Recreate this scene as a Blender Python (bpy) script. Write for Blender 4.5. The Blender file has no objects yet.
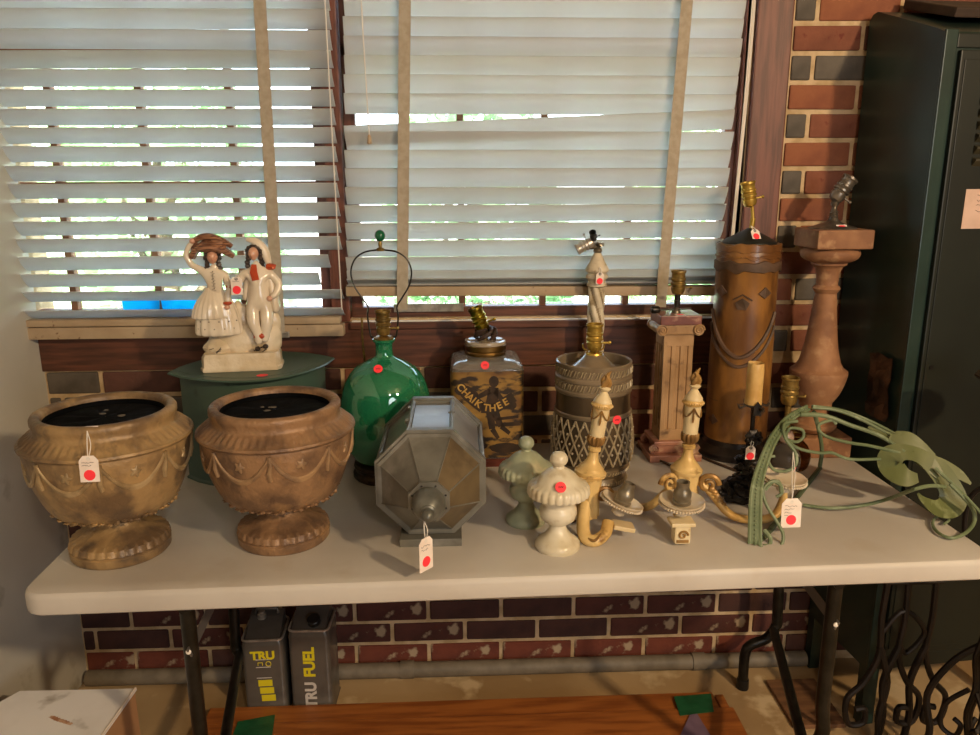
import bpy, bmesh, math, random
from math import sin, cos, pi, radians, sqrt
from mathutils import Vector, Matrix, noise

S = bpy.context.scene
COL = S.collection
# ---------------------------------------------------------------- camera
cd = bpy.data.cameras.new('camera'); cam = bpy.data.objects.new('camera', cd); COL.objects.link(cam)
YAW, PITCH, ROLL = .0393, .2376, -.0043
fw = Vector((sin(YAW)*cos(PITCH), cos(YAW)*cos(PITCH), -sin(PITCH)))
r0 = Vector((cos(YAW), -sin(YAW), 0)); u0 = r0.cross(fw)
rr = cos(ROLL)*r0 + sin(ROLL)*u0; uu = -sin(ROLL)*r0 + cos(ROLL)*u0
m3 = Matrix((rr, uu, -fw)).transposed()
cam.matrix_world = Matrix.Translation((.7904, -1.285, 1.4526)) @ m3.to_4x4()
cd.sensor_width = 36; cd.lens = 36*779/980; cd.clip_start = .02; cd.clip_end = 200
S.camera = cam
S.view_settings.view_transform = 'Standard'; S.view_settings.look = 'None'
S.view_settings.gamma = 1; S.view_settings.use_curve_mapping = False
S.view_settings.exposure = 0.12
# ---------------------------------------------------------------- world
w = bpy.data.worlds.new('sky'); S.world = w; w.use_nodes = True
nt = w.node_tree; nt.nodes.clear()
sky = nt.nodes.new('ShaderNodeTexSky'); sky.sky_type = 'HOSEK_WILKIE'; sky.turbidity = 6
sky.sun_direction = (-.3, -.6, .75); sky.ground_albedo = .4
hs = nt.nodes.new('ShaderNodeHueSaturation'); hs.inputs['Saturation'].default_value = .60
bg = nt.nodes.new('ShaderNodeBackground'); bg.inputs['Strength'].default_value = 42
wo = nt.nodes.new('ShaderNodeOutputWorld')
nt.links.new(sky.outputs[0], hs.inputs['Color']); nt.links.new(hs.outputs[0], bg.inputs[0]); nt.links.new(bg.outputs[0], wo.inputs[0])
# ---------------------------------------------------------------- lights (ceiling lamps of the room, an added cool fill, and daylight)
def alight(name, loc, target, size, power, col):
    l = bpy.data.lights.new(name, 'AREA'); l.shape = 'DISK'; l.size = size; l.energy = power; l.color = col
    o = bpy.data.objects.new(name, l); COL.objects.link(o); o.location = loc
    o.rotation_euler = (Vector(target)-Vector(loc)).to_track_quat('-Z', 'Y').to_euler(); return o
alight('ceiling_lamp', (2.75, -2.15, 2.4), (.9, .4, .7), .16, 64, (1.0, .73, .44))
alight('ceiling_lamp', (1.55, -2.7, 2.5), (1.2, .4, .8), .14, 14, (1.0, .76, .52))
alight('cool_fill_light', (2.3, -3.6, 1.6), (.2, .6, .9), 1.5, 34, (.91, .95, 1.0))  # added cool fill light behind the camera, no real opening there
sl = bpy.data.lights.new('sun', 'SUN'); sl.energy = 22; sl.angle = .02; sl.color = (1, .95, .85)
so = bpy.data.objects.new('sun', sl); COL.objects.link(so); so.rotation_euler = (radians(40), radians(-15), 0)

# ---------------------------------------------------------------- materials
def lin(c):
    if isinstance(c, str):
        c = [int(c[i:i+2], 16)/255 for i in (0, 2, 4)]
    return tuple(((x/12.92) if x <= .04045 else ((x+.055)/1.055)**2.4) for x in c[:3]) + (1,)
MATS = {}
def M(name, c1, c2=None, scale=20, rough=.6, metal=0, bump=0, lo=.4, hi=.62, c3=None, s3=60, stretch=None, trans=0,
      bscale=None, coat=0, glass=0, thr3=(.6, .68), ior=1.45, spec=.5, detail=6):
    if name in MATS: return MATS[name]
    m = bpy.data.materials.new(name); m.use_nodes = True; n = m.node_tree.nodes; L = m.node_tree.links
    b = n['Principled BSDF']; b.inputs['Roughness'].default_value = rough; b.inputs['Metallic'].default_value = metal
    b.inputs['Coat Weight'].default_value = coat; b.inputs['Coat Roughness'].default_value = .08
    b.inputs['IOR'].default_value = ior; b.inputs['Specular IOR Level'].default_value = spec
    b.inputs['Transmission Weight'].default_value = glass
    tc = n.new('ShaderNodeTexCoord'); src = tc.outputs['Object']
    if stretch:
        mp = n.new('ShaderNodeMapping'); mp.inputs['Scale'].default_value = stretch; L.new(src, mp.inputs[0]); src = mp.outputs[0]
    def nz(sc, det=6):
        t = n.new('ShaderNodeTexNoise'); t.inputs['Scale'].default_value = sc; t.inputs['Detail'].default_value = det
        L.new(src, t.inputs['Vector']); return t
    col = None
    if c2 is None:
        b.inputs['Base Color'].default_value = lin(c1)
    else:
        t = nz(scale, detail); r = n.new('ShaderNodeValToRGB'); L.new(t.outputs[0], r.inputs[0])
        r.color_ramp.elements[0].position = lo; r.color_ramp.elements[1].position = hi
        r.color_ramp.elements[0].color = lin(c1); r.color_ramp.elements[1].color = lin(c2); col = r.outputs[0]
        if c3:
            t3 = nz(s3); r3 = n.new('ShaderNodeMapRange'); r3.inputs[1].default_value = thr3[0]; r3.inputs[2].default_value = thr3[1]
            L.new(t3.outputs[0], r3.inputs[0]); mx = n.new('ShaderNodeMix'); mx.data_type = 'RGBA'
            L.new(r3.outputs[0], mx.inputs[0]); L.new(col, mx.inputs[6]); mx.inputs[7].default_value = lin(c3); col = mx.outputs[2]
        L.new(col, b.inputs['Base Color'])
    if bump:
        t2 = nz(bscale or scale*2); bp = n.new('ShaderNodeBump'); bp.inputs['Strength'].default_value = bump
        bp.inputs['Distance'].default_value = .004; L.new(t2.outputs[0], bp.inputs['Height']); L.new(bp.outputs[0], b.inputs['Normal'])
    if trans:
        tr = n.new('ShaderNodeBsdfTranslucent'); tr.inputs[0].default_value = lin(c1); ms = n.new('ShaderNodeMixShader')
        ms.inputs[0].default_value = trans; out = n['Material Output']
        L.new(b.outputs[0], ms.inputs[1]); L.new(tr.outputs[0], ms.inputs[2]); L.new(ms.outputs[0], out.inputs[0])
    m.diffuse_color = lin(c1); MATS[name] = m; return m
def thin_glass(name, tint, spec=.12, kind='', body=0):
    m = bpy.data.materials.new(name); m.use_nodes = True; n = m.node_tree.nodes; L = m.node_tree.links
    n.remove(n['Principled BSDF']); t = n.new('ShaderNodeBsdfTransparent'); t.inputs[0].default_value = lin(tint)
    g = n.new('ShaderNodeBsdfGlossy'); g.inputs['Roughness'].default_value = .03
    lw = n.new('ShaderNodeLayerWeight'); lw.inputs[0].default_value = .25
    mr = n.new('ShaderNodeMapRange'); mr.inputs[3].default_value = spec*.35; mr.inputs[4].default_value = .7
    mx = n.new('ShaderNodeMixShader'); L.new(lw.outputs['Fresnel'], mr.inputs[0]); L.new(mr.outputs[0], mx.inputs[0])
    src = t.outputs[0]
    if body:   # coloured glass with some haze in it
        d = n.new('ShaderNodeBsdfDiffuse'); d.inputs[0].default_value = lin(tint); m2 = n.new('ShaderNodeMixShader'); m2.inputs[0].default_value = body
        L.new(src, m2.inputs[1]); L.new(d.outputs[0], m2.inputs[2]); src = m2.outputs[0]
    L.new(src, mx.inputs[1]); L.new(g.outputs[0], mx.inputs[2]); L.new(mx.outputs[0], n['Material Output'].inputs[0])
    return m

# ---------------------------------------------------------------- mesh tools
class MB:
    def __init__(s): s.v = []; s.f = []; s.mi = []
    def add(s, v, f, mi=0):
        o = len(s.v); s.v += [tuple(p) for p in v]
        s.f += [tuple(i+o for i in q) for q in f]; s.mi += ([mi]*len(f) if isinstance(mi, int) else mi); return s
    def box(s, x0, x1, y0, y1, z0, z1, mi=0, M4=None):
        v = [(x, y, z) for z in (z0, z1) for y in (y0, y1) for x in (x0, x1)]
        if M4: v = [M4 @ Vector(p) for p in v]
        return s.add(v, [(0, 2, 3, 1), (4, 5, 7, 6), (0, 1, 5, 4), (2, 6, 7, 3), (0, 4, 6, 2), (1, 3, 7, 5)], mi)
    def bbox(s, x0, x1, y0, y1, z0, z1, b=.003, mi=0, M4=None):   # box with bevelled edges
        bm = bmesh.new(); bmesh.ops.create_cube(bm, size=1)
        for q in bm.verts:
            q.co = Vector(((x0+x1)/2+q.co.x*(x1-x0), (y0+y1)/2+q.co.y*(y1-y0), (z0+z1)/2+q.co.z*(z1-z0)))
        bmesh.ops.bevel(bm, geom=bm.edges[:], offset=b, segments=2, affect='EDGES', profile=.6)
        bm.verts.index_update()
        s.add([(M4 @ q.co if M4 else q.co.copy()) for q in bm.verts], [tuple(x.index for x in f.verts) for f in bm.faces], mi); bm.free(); return s
    def lathe(s, prof, seg=32, mod=None, c=(0, 0, 0), M4=None, mi=0, cap=True, sx=1, sy=1, mif=None):
        v = []; n = len(prof)
        for i, (r, z) in enumerate(prof):
            for k in range(seg):
                a = 2*pi*k/seg; R, Zz = (r, z) if not mod else mod(i, a, r, z)
                p = Vector((c[0]+R*cos(a)*sx, c[1]+R*sin(a)*sy, c[2]+Zz)); v.append(M4 @ p if M4 else p)
        f = []; ml = []
        for i in range(n-1):
            for k in range(seg):
                k2 = (k+1) % seg; f.append((i*seg+k, i*seg+k2, (i+1)*seg+k2, (i+1)*seg+k)); ml.append(mif(i, 2*pi*(k+.5)/seg) if mif else mi)
        if cap:
            if prof[0][0] > 1e-5: f.append(tuple(reversed(range(seg)))); ml.append(mi)
            if prof[-1][0] > 1e-5: f.append(tuple((n-1)*seg+k for k in range(seg))); ml.append(mi)
        return s.add(v, f, ml)
    def tube(s, pts, r, seg=8, closed=False, flat=1.0, mi=0, up=None, cap=True):
        P = [Vector(p) for p in pts]; n = len(P); R = r if isinstance(r, (list, tuple)) else [r]*n
        v = []; prev = None
        for i in range(n):
            t = (P[(i+1) % n]-P[i-1]) if closed else (P[min(i+1, n-1)]-P[max(i-1, 0)])
            t = t.normalized() if t.length > 1e-9 else Vector((0, 0, 1))
            if prev is None:
                a = Vector(up) if up else (Vector((0, 0, 1)) if abs(t.z) < .9 else Vector((1, 0, 0)))
            else: a = prev
            a = (a - t*a.dot(t)); a = a.normalized() if a.length > 1e-6 else t.orthogonal().normalized()
            b = t.cross(a); prev = a
            for k in range(seg):
                q = 2*pi*k/seg; v.append(P[i]+a*cos(q)*R[i]*flat+b*sin(q)*R[i])
        f = []
        for i in range(n if closed else n-1):
            j = (i+1) % n
            for k in range(seg): f.append((i*seg+k, i*seg+(k+1) % seg, j*seg+(k+1) % seg, j*seg+k))
        if not closed and cap: f.append(tuple(reversed(range(seg)))); f.append(tuple((n-1)*seg+k for k in range(seg)))
        return s.add(v, f, mi)
    def sphere(s, c, r, seg=12, rings=8, sc=(1, 1, 1), mi=0, M4=None, jit=0):
        v = []; f = []
        for i in range(rings+1):
            for k in range(seg):
                a = pi*i/rings; b = 2*pi*k/seg; d = Vector((sin(a)*cos(b)*sc[0], sin(a)*sin(b)*sc[1], cos(a)*sc[2]))
                j = 1+jit*noise.noise(d*3+Vector(c)*40) if jit else 1
                p = Vector(c)+d*r*j; v.append(M4 @ p if M4 else p)
        for i in range(rings):
            for k in range(seg): f.append((i*seg+k, (i+1)*seg+k, (i+1)*seg+(k+1) % seg, i*seg+(k+1) % seg))
        return s.add(v, f, mi)
    def prism(s, poly, axis, a0, a1, mi=0, M4=None):   # poly 2D, extruded along axis 'x','y','z'
        def P(p, t): return {'x': (t, p[0], p[1]), 'y': (p[0], t, p[1]), 'z': (p[0], p[1], t)}[axis]
        n = len(poly); v = [Vector(P(p, a0)) for p in poly]+[Vector(P(p, a1)) for p in poly]
        if M4: v = [M4 @ p for p in v]
        f = [tuple(reversed(range(n))), tuple(range(n, 2*n))]+[(i, (i+1) % n, n+(i+1) % n, n+i) for i in range(n)]
        return s.add(v, f, mi)
    def ribbon(s, pts, widths, thick, nrm, mi=0):   # flat strap of varying width, lying across normal nrm
        P = [Vector(p) for p in pts]; n = len(P); N = Vector(nrm).normalized(); v = []
        for i in range(n):
            t = (P[min(i+1, n-1)]-P[max(i-1, 0)]).normalized(); sd = t.cross(N).normalized(); h = widths[i]/2
            for a, b in ((-1, -1), (1, -1), (1, 1), (-1, 1)): v.append(P[i]+sd*a*h+N*b*thick/2)
        f = [(0, 1, 2, 3), tuple((n-1)*4+k for k in (3, 2, 1, 0))]
        for i in range(n-1):
            for k in range(4): f.append((i*4+k, (i+1)*4+k, (i+1)*4+(k+1) % 4, i*4+(k+1) % 4))
        return s.add(v, f, mi)
    def build(s, name, mat, parent=None, smooth=None, loc=None):
        me = bpy.data.meshes.new(name); me.from_pydata(s.v, [], s.f)
        for x in (mat if isinstance(mat, list) else [mat]): me.materials.append(x)
        if isinstance(mat, list): me.polygons.foreach_set('material_index', s.mi)
        bm = bmesh.new(); bm.from_mesh(me)
        bmesh.ops.recalc_face_normals(bm, faces=bm.faces[:]); bm.to_mesh(me); bm.free()
        if smooth:
            for p in me.polygons: p.use_smooth = True
            me.set_sharp_from_angle(angle=radians(smooth if smooth is not True else 40))
        me.update(); o = bpy.data.objects.new(name, me); COL.objects.link(o); o.parent = parent
        if loc: o.location = loc
        return o

def spline(pts, n=8):   # Catmull-Rom through points
    P = [Vector(p) for p in pts]; out = []
    for i in range(len(P)-1):
        a, b, c, d = P[max(i-1, 0)], P[i], P[i+1], P[min(i+2, len(P)-1)]
        for k in range(n):
            t = k/n; out.append(.5*((2*b)+(c-a)*t+(2*a-5*b+4*c-d)*t*t+(3*b-a-3*c+d)*t**3))
    out.append(P[-1]); return out
def smooth_prof(pr, n=4): return [(max(p[0], 0), p[1]) for p in spline([(a, b, 0) for a, b in pr], n)]
def empty(name, label, cat, loc=(0, 0, 0), rz=0, group=None):
    o = bpy.data.objects.new(name, None); COL.objects.link(o); o.location = loc; o.rotation_euler = (0, 0, rz)
    o.empty_display_size = .05; tag(o, label, cat, group); return o
def tag(o, label, cat, group=None):
    o['label'] = label; o['category'] = cat
    if group: o['group'] = group
    return o
def struct(o): o['kind'] = 'structure'; return o
def skin(name, nodes, edges, mat, parent, sub=2):   # one continuous body grown on a skeleton
    me = bpy.data.meshes.new(name); me.from_pydata([n[:3] for n in nodes], edges, [])
    o = bpy.data.objects.new(name, me); COL.objects.link(o)
    mo = o.modifiers.new('skin', 'SKIN')
    for i, n in enumerate(nodes):
        sv = me.skin_vertices[0].data[i]; sv.radius = (n[3], n[4] if len(n) > 4 else n[3]); sv.use_root = (i == 0)
    mo.use_smooth_shade = True
    ss = o.modifiers.new('sub', 'SUBSURF'); ss.levels = sub; ss.render_levels = sub
    bpy.context.view_layer.update(); dg = bpy.context.evaluated_depsgraph_get()
    m2 = bpy.data.meshes.new_from_object(o.evaluated_get(dg)); bpy.data.objects.remove(o)
    m2.name = name; m2.materials.clear(); m2.materials.append(mat)
    for p in m2.polygons: p.use_smooth = True
    q = bpy.data.objects.new(name, m2); COL.objects.link(q); q.parent = parent; return q
def text(name, body, size, mat, parent, M4, extrude=.0004, bold=0, spacing=1):
    c = bpy.data.curves.new(name, 'FONT'); c.body = body; c.size = size; c.extrude = extrude; c.offset = bold
    c.align_x = 'CENTER'; c.align_y = 'CENTER'; c.space_character = spacing
    o = bpy.data.objects.new(name, c); COL.objects.link(o)
    bpy.context.view_layer.update(); dg = bpy.context.evaluated_depsgraph_get()
    me = bpy.data.meshes.new_from_object(o.evaluated_get(dg)); bpy.data.objects.remove(o); me.name = name
    me.transform(M4); me.materials.clear(); me.materials.append(mat)
    q = bpy.data.objects.new(name, me); COL.objects.link(q); q.parent = parent; return q
T = Matrix.Translation
def Rm(ax, d): return Matrix.Rotation(radians(d), 4, ax)

# shared materials
brass = M('brass', 'c9a850', 'a8873a', 30, rough=.36, metal=.75)
old_brass = M('aged_brass', 'a08448', '6c572e', 40, rough=.38, metal=.7)
steel = M('steel', 'c0b8ac', '9a9388', 40, rough=.34, metal=.65)
black_metal = M('black_metal', '17150f', '26221c', 40, rough=.35, metal=.3)
dark_plastic = M('dark_plastic', '141312', rough=.4)
red_dot = M('red_sticker', 'ff3c46', rough=.55)
card = M('tag_card', 'efe3d8', 'e6d6c8', 30, rough=.8)
string_m = M('string', 'ddd6cc', rough=.8)
ink = M('ink', '2a2522', rough=.8)

def socket(parent, M4, mat=brass, cup='socket', s=1.0):   # bulb socket standing along local +z of M4
    pr = [(.006, 0), (.013, .003), (.0160, .010), (.0165, .019), (.0150, .020), (.0142, .022), (.0150, .024), (.0180, .025), (.0183, .029), (.0165, .031), (.0158, .033), (.0165, .035), (.0178, .036), (.0178, .040), (.0160, .042),
          (.0158, .052), (.0168, .0535), (.0180, .0545), (.0180, .059), (.0155, .059), (.0145, .03), (0, .03)]
    m = MB().lathe([(a*s, b*s) for a, b in pr], 24, M4=M4, cap=False)
    m.tube([M4 @ Vector((.016*s, 0, .018*s)), M4 @ Vector((.030*s, 0, .018*s))], .0022*s, 6)
    m.sphere((0, 0, 0), .004*s, 8, 6, M4=M4 @ T((.032*s, 0, .018*s)))
    return m.build(cup, mat, parent, smooth=35)
def sticker(parent, M4, r=.011, lab='round red price sticker'):   # small disc facing local +z, with a pen mark
    o = MB().lathe([(r, 0), (r, .0006), (0, .0006)], 20, M4=M4, cap=False).build('sticker', red_dot, parent)
    if lab: o['label'] = lab
    random.seed(int(r*1e5))
    m = MB(); x = -r*.45
    for k in range(3):
        m.tube([M4 @ Vector((x+q*r*.12, r*.22*(-1)**q*(.6+.4*random.random()), .0009)) for q in range(3)], r*.045, 4); x += r*.33
    m.build('pen_mark', ink, o); return o
def hang_tag(label, loc, top, w=.030, h=.045, rz=0, tilt=0, dot=.009, lines=3, dy=-.3):
    """white card tag, loc = its hole, top = where the string is tied"""
    e = empty('price_tag', label, 'tag', loc)
    R = Rm('Z', rz) @ Rm('X', tilt); c = w*.22
    poly = [(-w/2, -h), (w/2, -h), (w/2, -c*.4), (w/2-c, c*.8), (-w/2+c, c*.8), (-w/2, -c*.4)]
    MB().prism(poly, 'y', -.0005, .0005, M4=R).build('card', card, e)
    F = R @ T((0, -.0006, 0)) @ Rm('X', 90)
    MB().lathe([(.0035, 0), (.0035, .0003), (.0015, .0003), (.0015, 0)], 14, M4=F, cap=False).build('eyelet', ink if w < .03 else string_m, e)
    MB().lathe([(dot, 0), (dot, .0004), (0, .0004)], 22, M4=F @ T((0, -h*.70, 0)), cap=False).build('red_dot', red_dot, e)['label'] = 'red dot sticker on the card'
    if lines:
        random.seed(int(w*1e4)); m = MB()
        for q in range(lines):
            y = -h*(.16+.12*q); x = -w*.36; n = 10-2*q; pts = []
            for k in range(n):
                pts.append(F @ Vector((x+k*w*.07, y+h*.03*(random.random()*2-1)*(1 if k % 2 else -1), .0004)))
            m.tube(pts, .00035, 4)
        m.build('handwriting', ink, e)
    a = Vector(top)-Vector(loc); mid = a*.5+Vector((.002, 0, 0))
    m = MB(); m.tube(spline([(0, -.001, 0), mid+Vector((-.003, 0, 0)), a], 6), .0009, 5)
    m.tube(spline([(0, .001, 0), mid+Vector((.003, 0, 0)), a], 6), .0009, 5); m.build('string', string_m, e, smooth=True)
    return e

# ================================================================ SETTING
YW = .815
concrete = M('concrete_floor', 'b69a70', '9c7f56', 2.2, rough=.85, bump=.3, c3='ccb48c', s3=7, thr3=(.58, .66), bscale=30)
struct(MB().box(-.6, 4.2, -4.2, YW+.2, -.08, 0).build('floor', concrete))
plaster = M('room_paint', 'a89a84', '988a74', 3, rough=.85)
struct(MB().box(-.6, 4.2, -4.2, YW+.2, 2.65, 2.75).build('ceiling', plaster))
struct(MB().box(4.1, 4.2, -4.2, YW+.2, 0, 2.65).build('wall_right', M('wall_brown', '6d5844', '5b4836', 3, rough=.9)))
struct(MB().box(-.6, 4.2, -4.3, -4.2, 0, 2.65).build('wall_front', MATS['wall_brown']))
grey_panel = M('grey_panel', 'c4c1b6', 'b6b2a6', 1.6, rough=.55, c3='8d8674', s3=5, bump=.08)
o = MB().prism([(-4.2, 0), (YW-.005, 0.012), (YW-.001, .2), (YW-.001, 2.65), (-4.2, 2.65)], 'x', -.45, -.335).build('wall_left', grey_panel); struct(o)
# back wall: mortar body with openings, brick faces proud of it
mortar = M('mortar', 'c9b08c', 'b0966f', 25, rough=.95, bump=.5, bscale=90)
WL, WR0, WR1, WZ0, WZ1 = -.345, .495, 1.53, 1.085, 2.42
wb = MB()
yb0, yb1 = YW-.004, YW+.11
wb.box(-.45, 4.1, yb0, yb1, 0, WZ0); wb.box(-.45, 4.1, yb0, yb1, WZ1, 2.65); wb.box(WR1, 4.1, yb0, yb1, WZ0, WZ1); wb.box(-.45, WL, yb0, yb1, WZ0, WZ1)
wall = struct(wb.build('wall_back', mortar))
bmats = [M('brick_red', '82503c', '704332', 14, rough=.9, bump=.5, bscale=70, c3='6b3528', s3=40),
         M('brick_orange', '905a3e', '804c36', 14, rough=.9, bump=.5, bscale=70),
         M('brick_maroon', '5e3e34', '4c322a', 14, rough=.9, bump=.5, bscale=70),
         M('brick_glazed', '5e564c', '494239', 14, rough=.7, bump=.3, bscale=70)]
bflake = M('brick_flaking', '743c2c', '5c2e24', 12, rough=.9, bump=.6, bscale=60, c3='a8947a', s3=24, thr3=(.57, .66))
bdark = M('brick_shaded', '4c3029', '3c2622', 12, rough=.9, bump=.6, bscale=60)  # dark brick: the shade below the tabletop is put into its colour
bflake_d = M('brick_flaking_shaded', '563028', '42241e', 12, rough=.9, bump=.6, bscale=60, c3='9c8a72', s3=20, thr3=(.58, .66))  # flaking brick, darkened in colour for the tabletop's shade
bmesh_cache = {}
def brick_mesh(l, h):
    k = (round(l, 3), round(h, 3))
    if k not in bmesh_cache:
        b = MB().bbox(-l/2, l/2, -.010, .012, -h/2, h/2, .0045).build('brick', bmats[0]); bmesh_cache[k] = b.data; bpy.data.objects.remove(b)
    return bmesh_cache[k]
random.seed(5)
PITCH_Z, L = .0715, .218
zrows = []
z = .025
while z < 2.3: zrows.append(z); z += PITCH_Z if z < .9 or z > 1.0 else PITCH_Z
brick_n = 0
mesh_variants = {}
def place_brick(x0, x1, z0, mat, h=.0595):
    global brick_n
    if x1-x0 < .02: return
    me0 = brick_mesh(x1-x0-.0115, h); key = (me0.name, mat.name)
    if key not in mesh_variants:
        me = me0.copy(); me.materials.clear(); me.materials.append(mat); mesh_variants[key] = me
    b = bpy.data.objects.new('brick', mesh_variants[key]); COL.objects.link(b); b.parent = wall
    b.location = ((x0+x1)/2, YW+random.uniform(-.0015, .0015), z0+.0045+h/2); b.rotation_euler = (0, radians(random.uniform(-.4, .4)), 0); brick_n += 1
# below the windows
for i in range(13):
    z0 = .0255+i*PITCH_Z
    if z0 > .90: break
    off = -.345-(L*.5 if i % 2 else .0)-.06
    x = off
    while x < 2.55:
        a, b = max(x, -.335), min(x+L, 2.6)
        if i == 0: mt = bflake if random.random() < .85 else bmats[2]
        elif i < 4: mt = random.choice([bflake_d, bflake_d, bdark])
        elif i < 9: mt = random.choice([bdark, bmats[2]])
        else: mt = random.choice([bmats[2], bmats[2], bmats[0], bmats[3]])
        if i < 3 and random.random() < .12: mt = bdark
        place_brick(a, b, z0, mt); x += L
# right of the window trim
for i, z0 in enumerate([0] + [.9055+PITCH_Z*(k+1) for k in range(14)]):
    if i == 0: continue
    x = 1.652
    if i % 2 == 1:
        place_brick(1.645, 1.707, z0, bmats[3] if i != 3 else bmats[1]); x = 1.707
        seq = [L, L, L, L]
    else:
        place_brick(1.645, 1.830, z0, random.choice([bmats[0], bmats[1]])); x = 1.830; seq = [L, L, L, L]
    for l in seq:
        if x > 2.5: break
        if x > 1.95 and z0 < 1.75: break
        place_brick(x, x+l, z0, random.choice(bmats[:3]) if random.random() < .85 else bmats[3]); x += l
# conduit pipe at the foot of the wall
pm = M('painted_pipe', '7a7060', '685f50', 20, rough=.6)
m = MB().tube([(-.32, .778, .027), (.8, .776, .026), (1.83, .778, .026)], .023, 14)
for x in (.62, 1.5): m.tube([(x-.02, .777, .0265), (x+.02, .777, .0265)], .0262, 14)
tag(m.build('pipe', pm, smooth=True), 'long grey painted pipe on the floor along the foot of the brick wall', 'pipe')

# window woodwork
wood = M('window_wood', '633a29', '45291b', 6, rough=.55, stretch=(1, 6, 14), bump=.12, detail=8)
wood_v = M('trim_wood', '734332', '563020', 6, rough=.5, stretch=(14, 6, 1), bump=.12, detail=8)
wood_lit = M('sash_wood', '9c6a48', '7c4f34', 8, rough=.6)
o = MB().bbox(1.548, 1.641, YW-.022, YW+.01, .94, 2.42, .004).bbox(1.527, 1.548, YW-.004, YW+.11, WZ0, 2.42, .003).build('trim_1', wood_v); struct(o)
o = MB().bbox(-.335, 1.546, YW-.016, YW+.006, .953, 1.077, .002).bbox(.496, 1.546, YW-.026, YW+.006, 1.060, 1.0785, .002).build('trim_2', wood); struct(o)
o = MB().bbox(.447, .495, YW-.012, YW+.11, 1.079, 2.42, .003).build('trim_3', wood_v); struct(o)
o = MB().box(.50, 1.527, YW-.020, YW-.006, 1.079, 1.0815).box(.50, 1.527, YW-.008, YW+.02, 1.079, 1.0815).build('trim_4', M('sill_strip', 'ece8e0', rough=.35)); struct(o)
gl = thin_glass('window_glass', 'f2f6f4')
def window(n, x0, x1, cols, xs, rows, wname):
    e = bpy.data.objects.new(wname, None); COL.objects.link(e); e.location = ((x0+x1)/2, .85, WZ0); struct(e)
    ox, oy, oz = e.location
    def B(name, a, b, y0, y1, c, d, mt): return MB().bbox(a-ox, b-ox, y0-oy, y1-oy, c-oz, d-oz, .002).build(name, mt, e)
    for a, b in ((x0, x0+.03), (x1-.03, x1)): B('stile', a, b, .835, .87, WZ0, WZ1, wood_v)
    B('bottom_rail', x0, x1, .832, .872, WZ0-.003, 1.113, wood); B('meeting_rail', x0, x1, .835, .868, 1.755, 1.785, wood_lit); B('top_rail', x0, x1, .835, .87, WZ1-.05, WZ1, wood)
    for x in xs:
        B('muntin', x-.009, x+.009, .84, .866, 1.113, WZ1, wood_lit)
    for zz in rows: B('muntin', x0+.03, x1-.03, .84, .866, zz-.008, zz+.008, wood_lit)
    ex = [x0+.03]+list(xs)+[x1-.03]; ez = [1.113]+list(rows)+[WZ1-.05]
    ez = sorted(set(ez))
    for i in range(len(ex)-1):
        for k in range(len(ez)-1):
            MB().box(ex[i]+.006-ox, ex[i+1]-.006-ox, .8525-oy, .8545-oy, ez[k]+.006-oz, ez[k+1]-.006-oz).build('pane', gl, e)
    return e
w1 = window(1, -.40, .447, 4, (-.247, -.021, .206), (1.441, 1.77, 2.1), 'window_1')
w2 = window(2, .497, 1.527, 4, (.798, 1.020, 1.250), (1.441, 1.77, 2.1), 'window_2')
MB().bbox(-.12, .07, -.012, -.008, -.01, .012, .0005).build('sash_lock', steel, w2, loc=(-.28, -.016, .026))
# painter's tape on the sash
tp = M('blue_tape', '28d0ff', '1cc4fa', 30, rough=.6, trans=.7)
for a, b, lab in ((-.112, -.018, 'left'), (-.008, .085, 'right')):
    t = MB().prism([(a, 1.104), (b, 1.105), (b+.002, 1.141), (a-.004, 1.139)], 'y', .828, .829).build('masking_tape', tp)
    tag(t, f'{lab} strip of bright blue masking tape at the bottom of the left window sash', 'tape')

# ---------------------------------------------------------------- blinds
slat_m = M('slat_paint', 'd2d2d0', 'c9c8c4', 6, rough=.45, trans=.5, spec=.3)
tape_m = M('ladder_tape', 'b5aa98', 'a89c88', 60, rough=.9, trans=.12)
rail_m = M('rail_paint', 'b09a7c', 'a38c6e', 12, rough=.6, c3='7c6248', s3=60, thr3=(.66, .7))
def slat_mesh(l, wd, tilt):   # curved slat, inner (room, -y) edge up
    m = MB(); n = 5; v = []; t = .0014
    for x in (-l/2, l/2):
        for k in range(n):
            s = (k/(n-1)-.5)*wd; c = -.0035*(1-(2*k/(n-1)-1)**2)
            for d in (-t, t):
                y, zz = s, c+d
                v.append((x, y*cos(tilt)+zz*sin(tilt), -y*sin(tilt)+zz*cos(tilt)))
    f = []
    for k in range(n-1):
        a = 2*k; b = 2*n+2*k
        f += [(a, a+2, b+2, b), (a+1, b+1, b+3, a+3)]
    f += [(0, 2*n, 2*n+1, 1), (2*n-2, 2*n-1, 4*n-1, 4*n-2), tuple(list(range(0, 2*n, 2))+list(range(2*n-1, 0, -2))), tuple(list(range(2*n, 4*n, 2))+list(range(4*n-1, 2*n, -2)))]
    return m.add(v, f)
lb = empty('venetian_blind', 'white slatted blind half open over the left window, with bright gaps between its slats', 'blind', (.08, .78, 1.06))
ang = radians(45)
proto = None
zs = [2.29-.0452*i for i in range(25)]; zs = [z for z in zs if z > 1.15]
random.seed(3)
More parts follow.
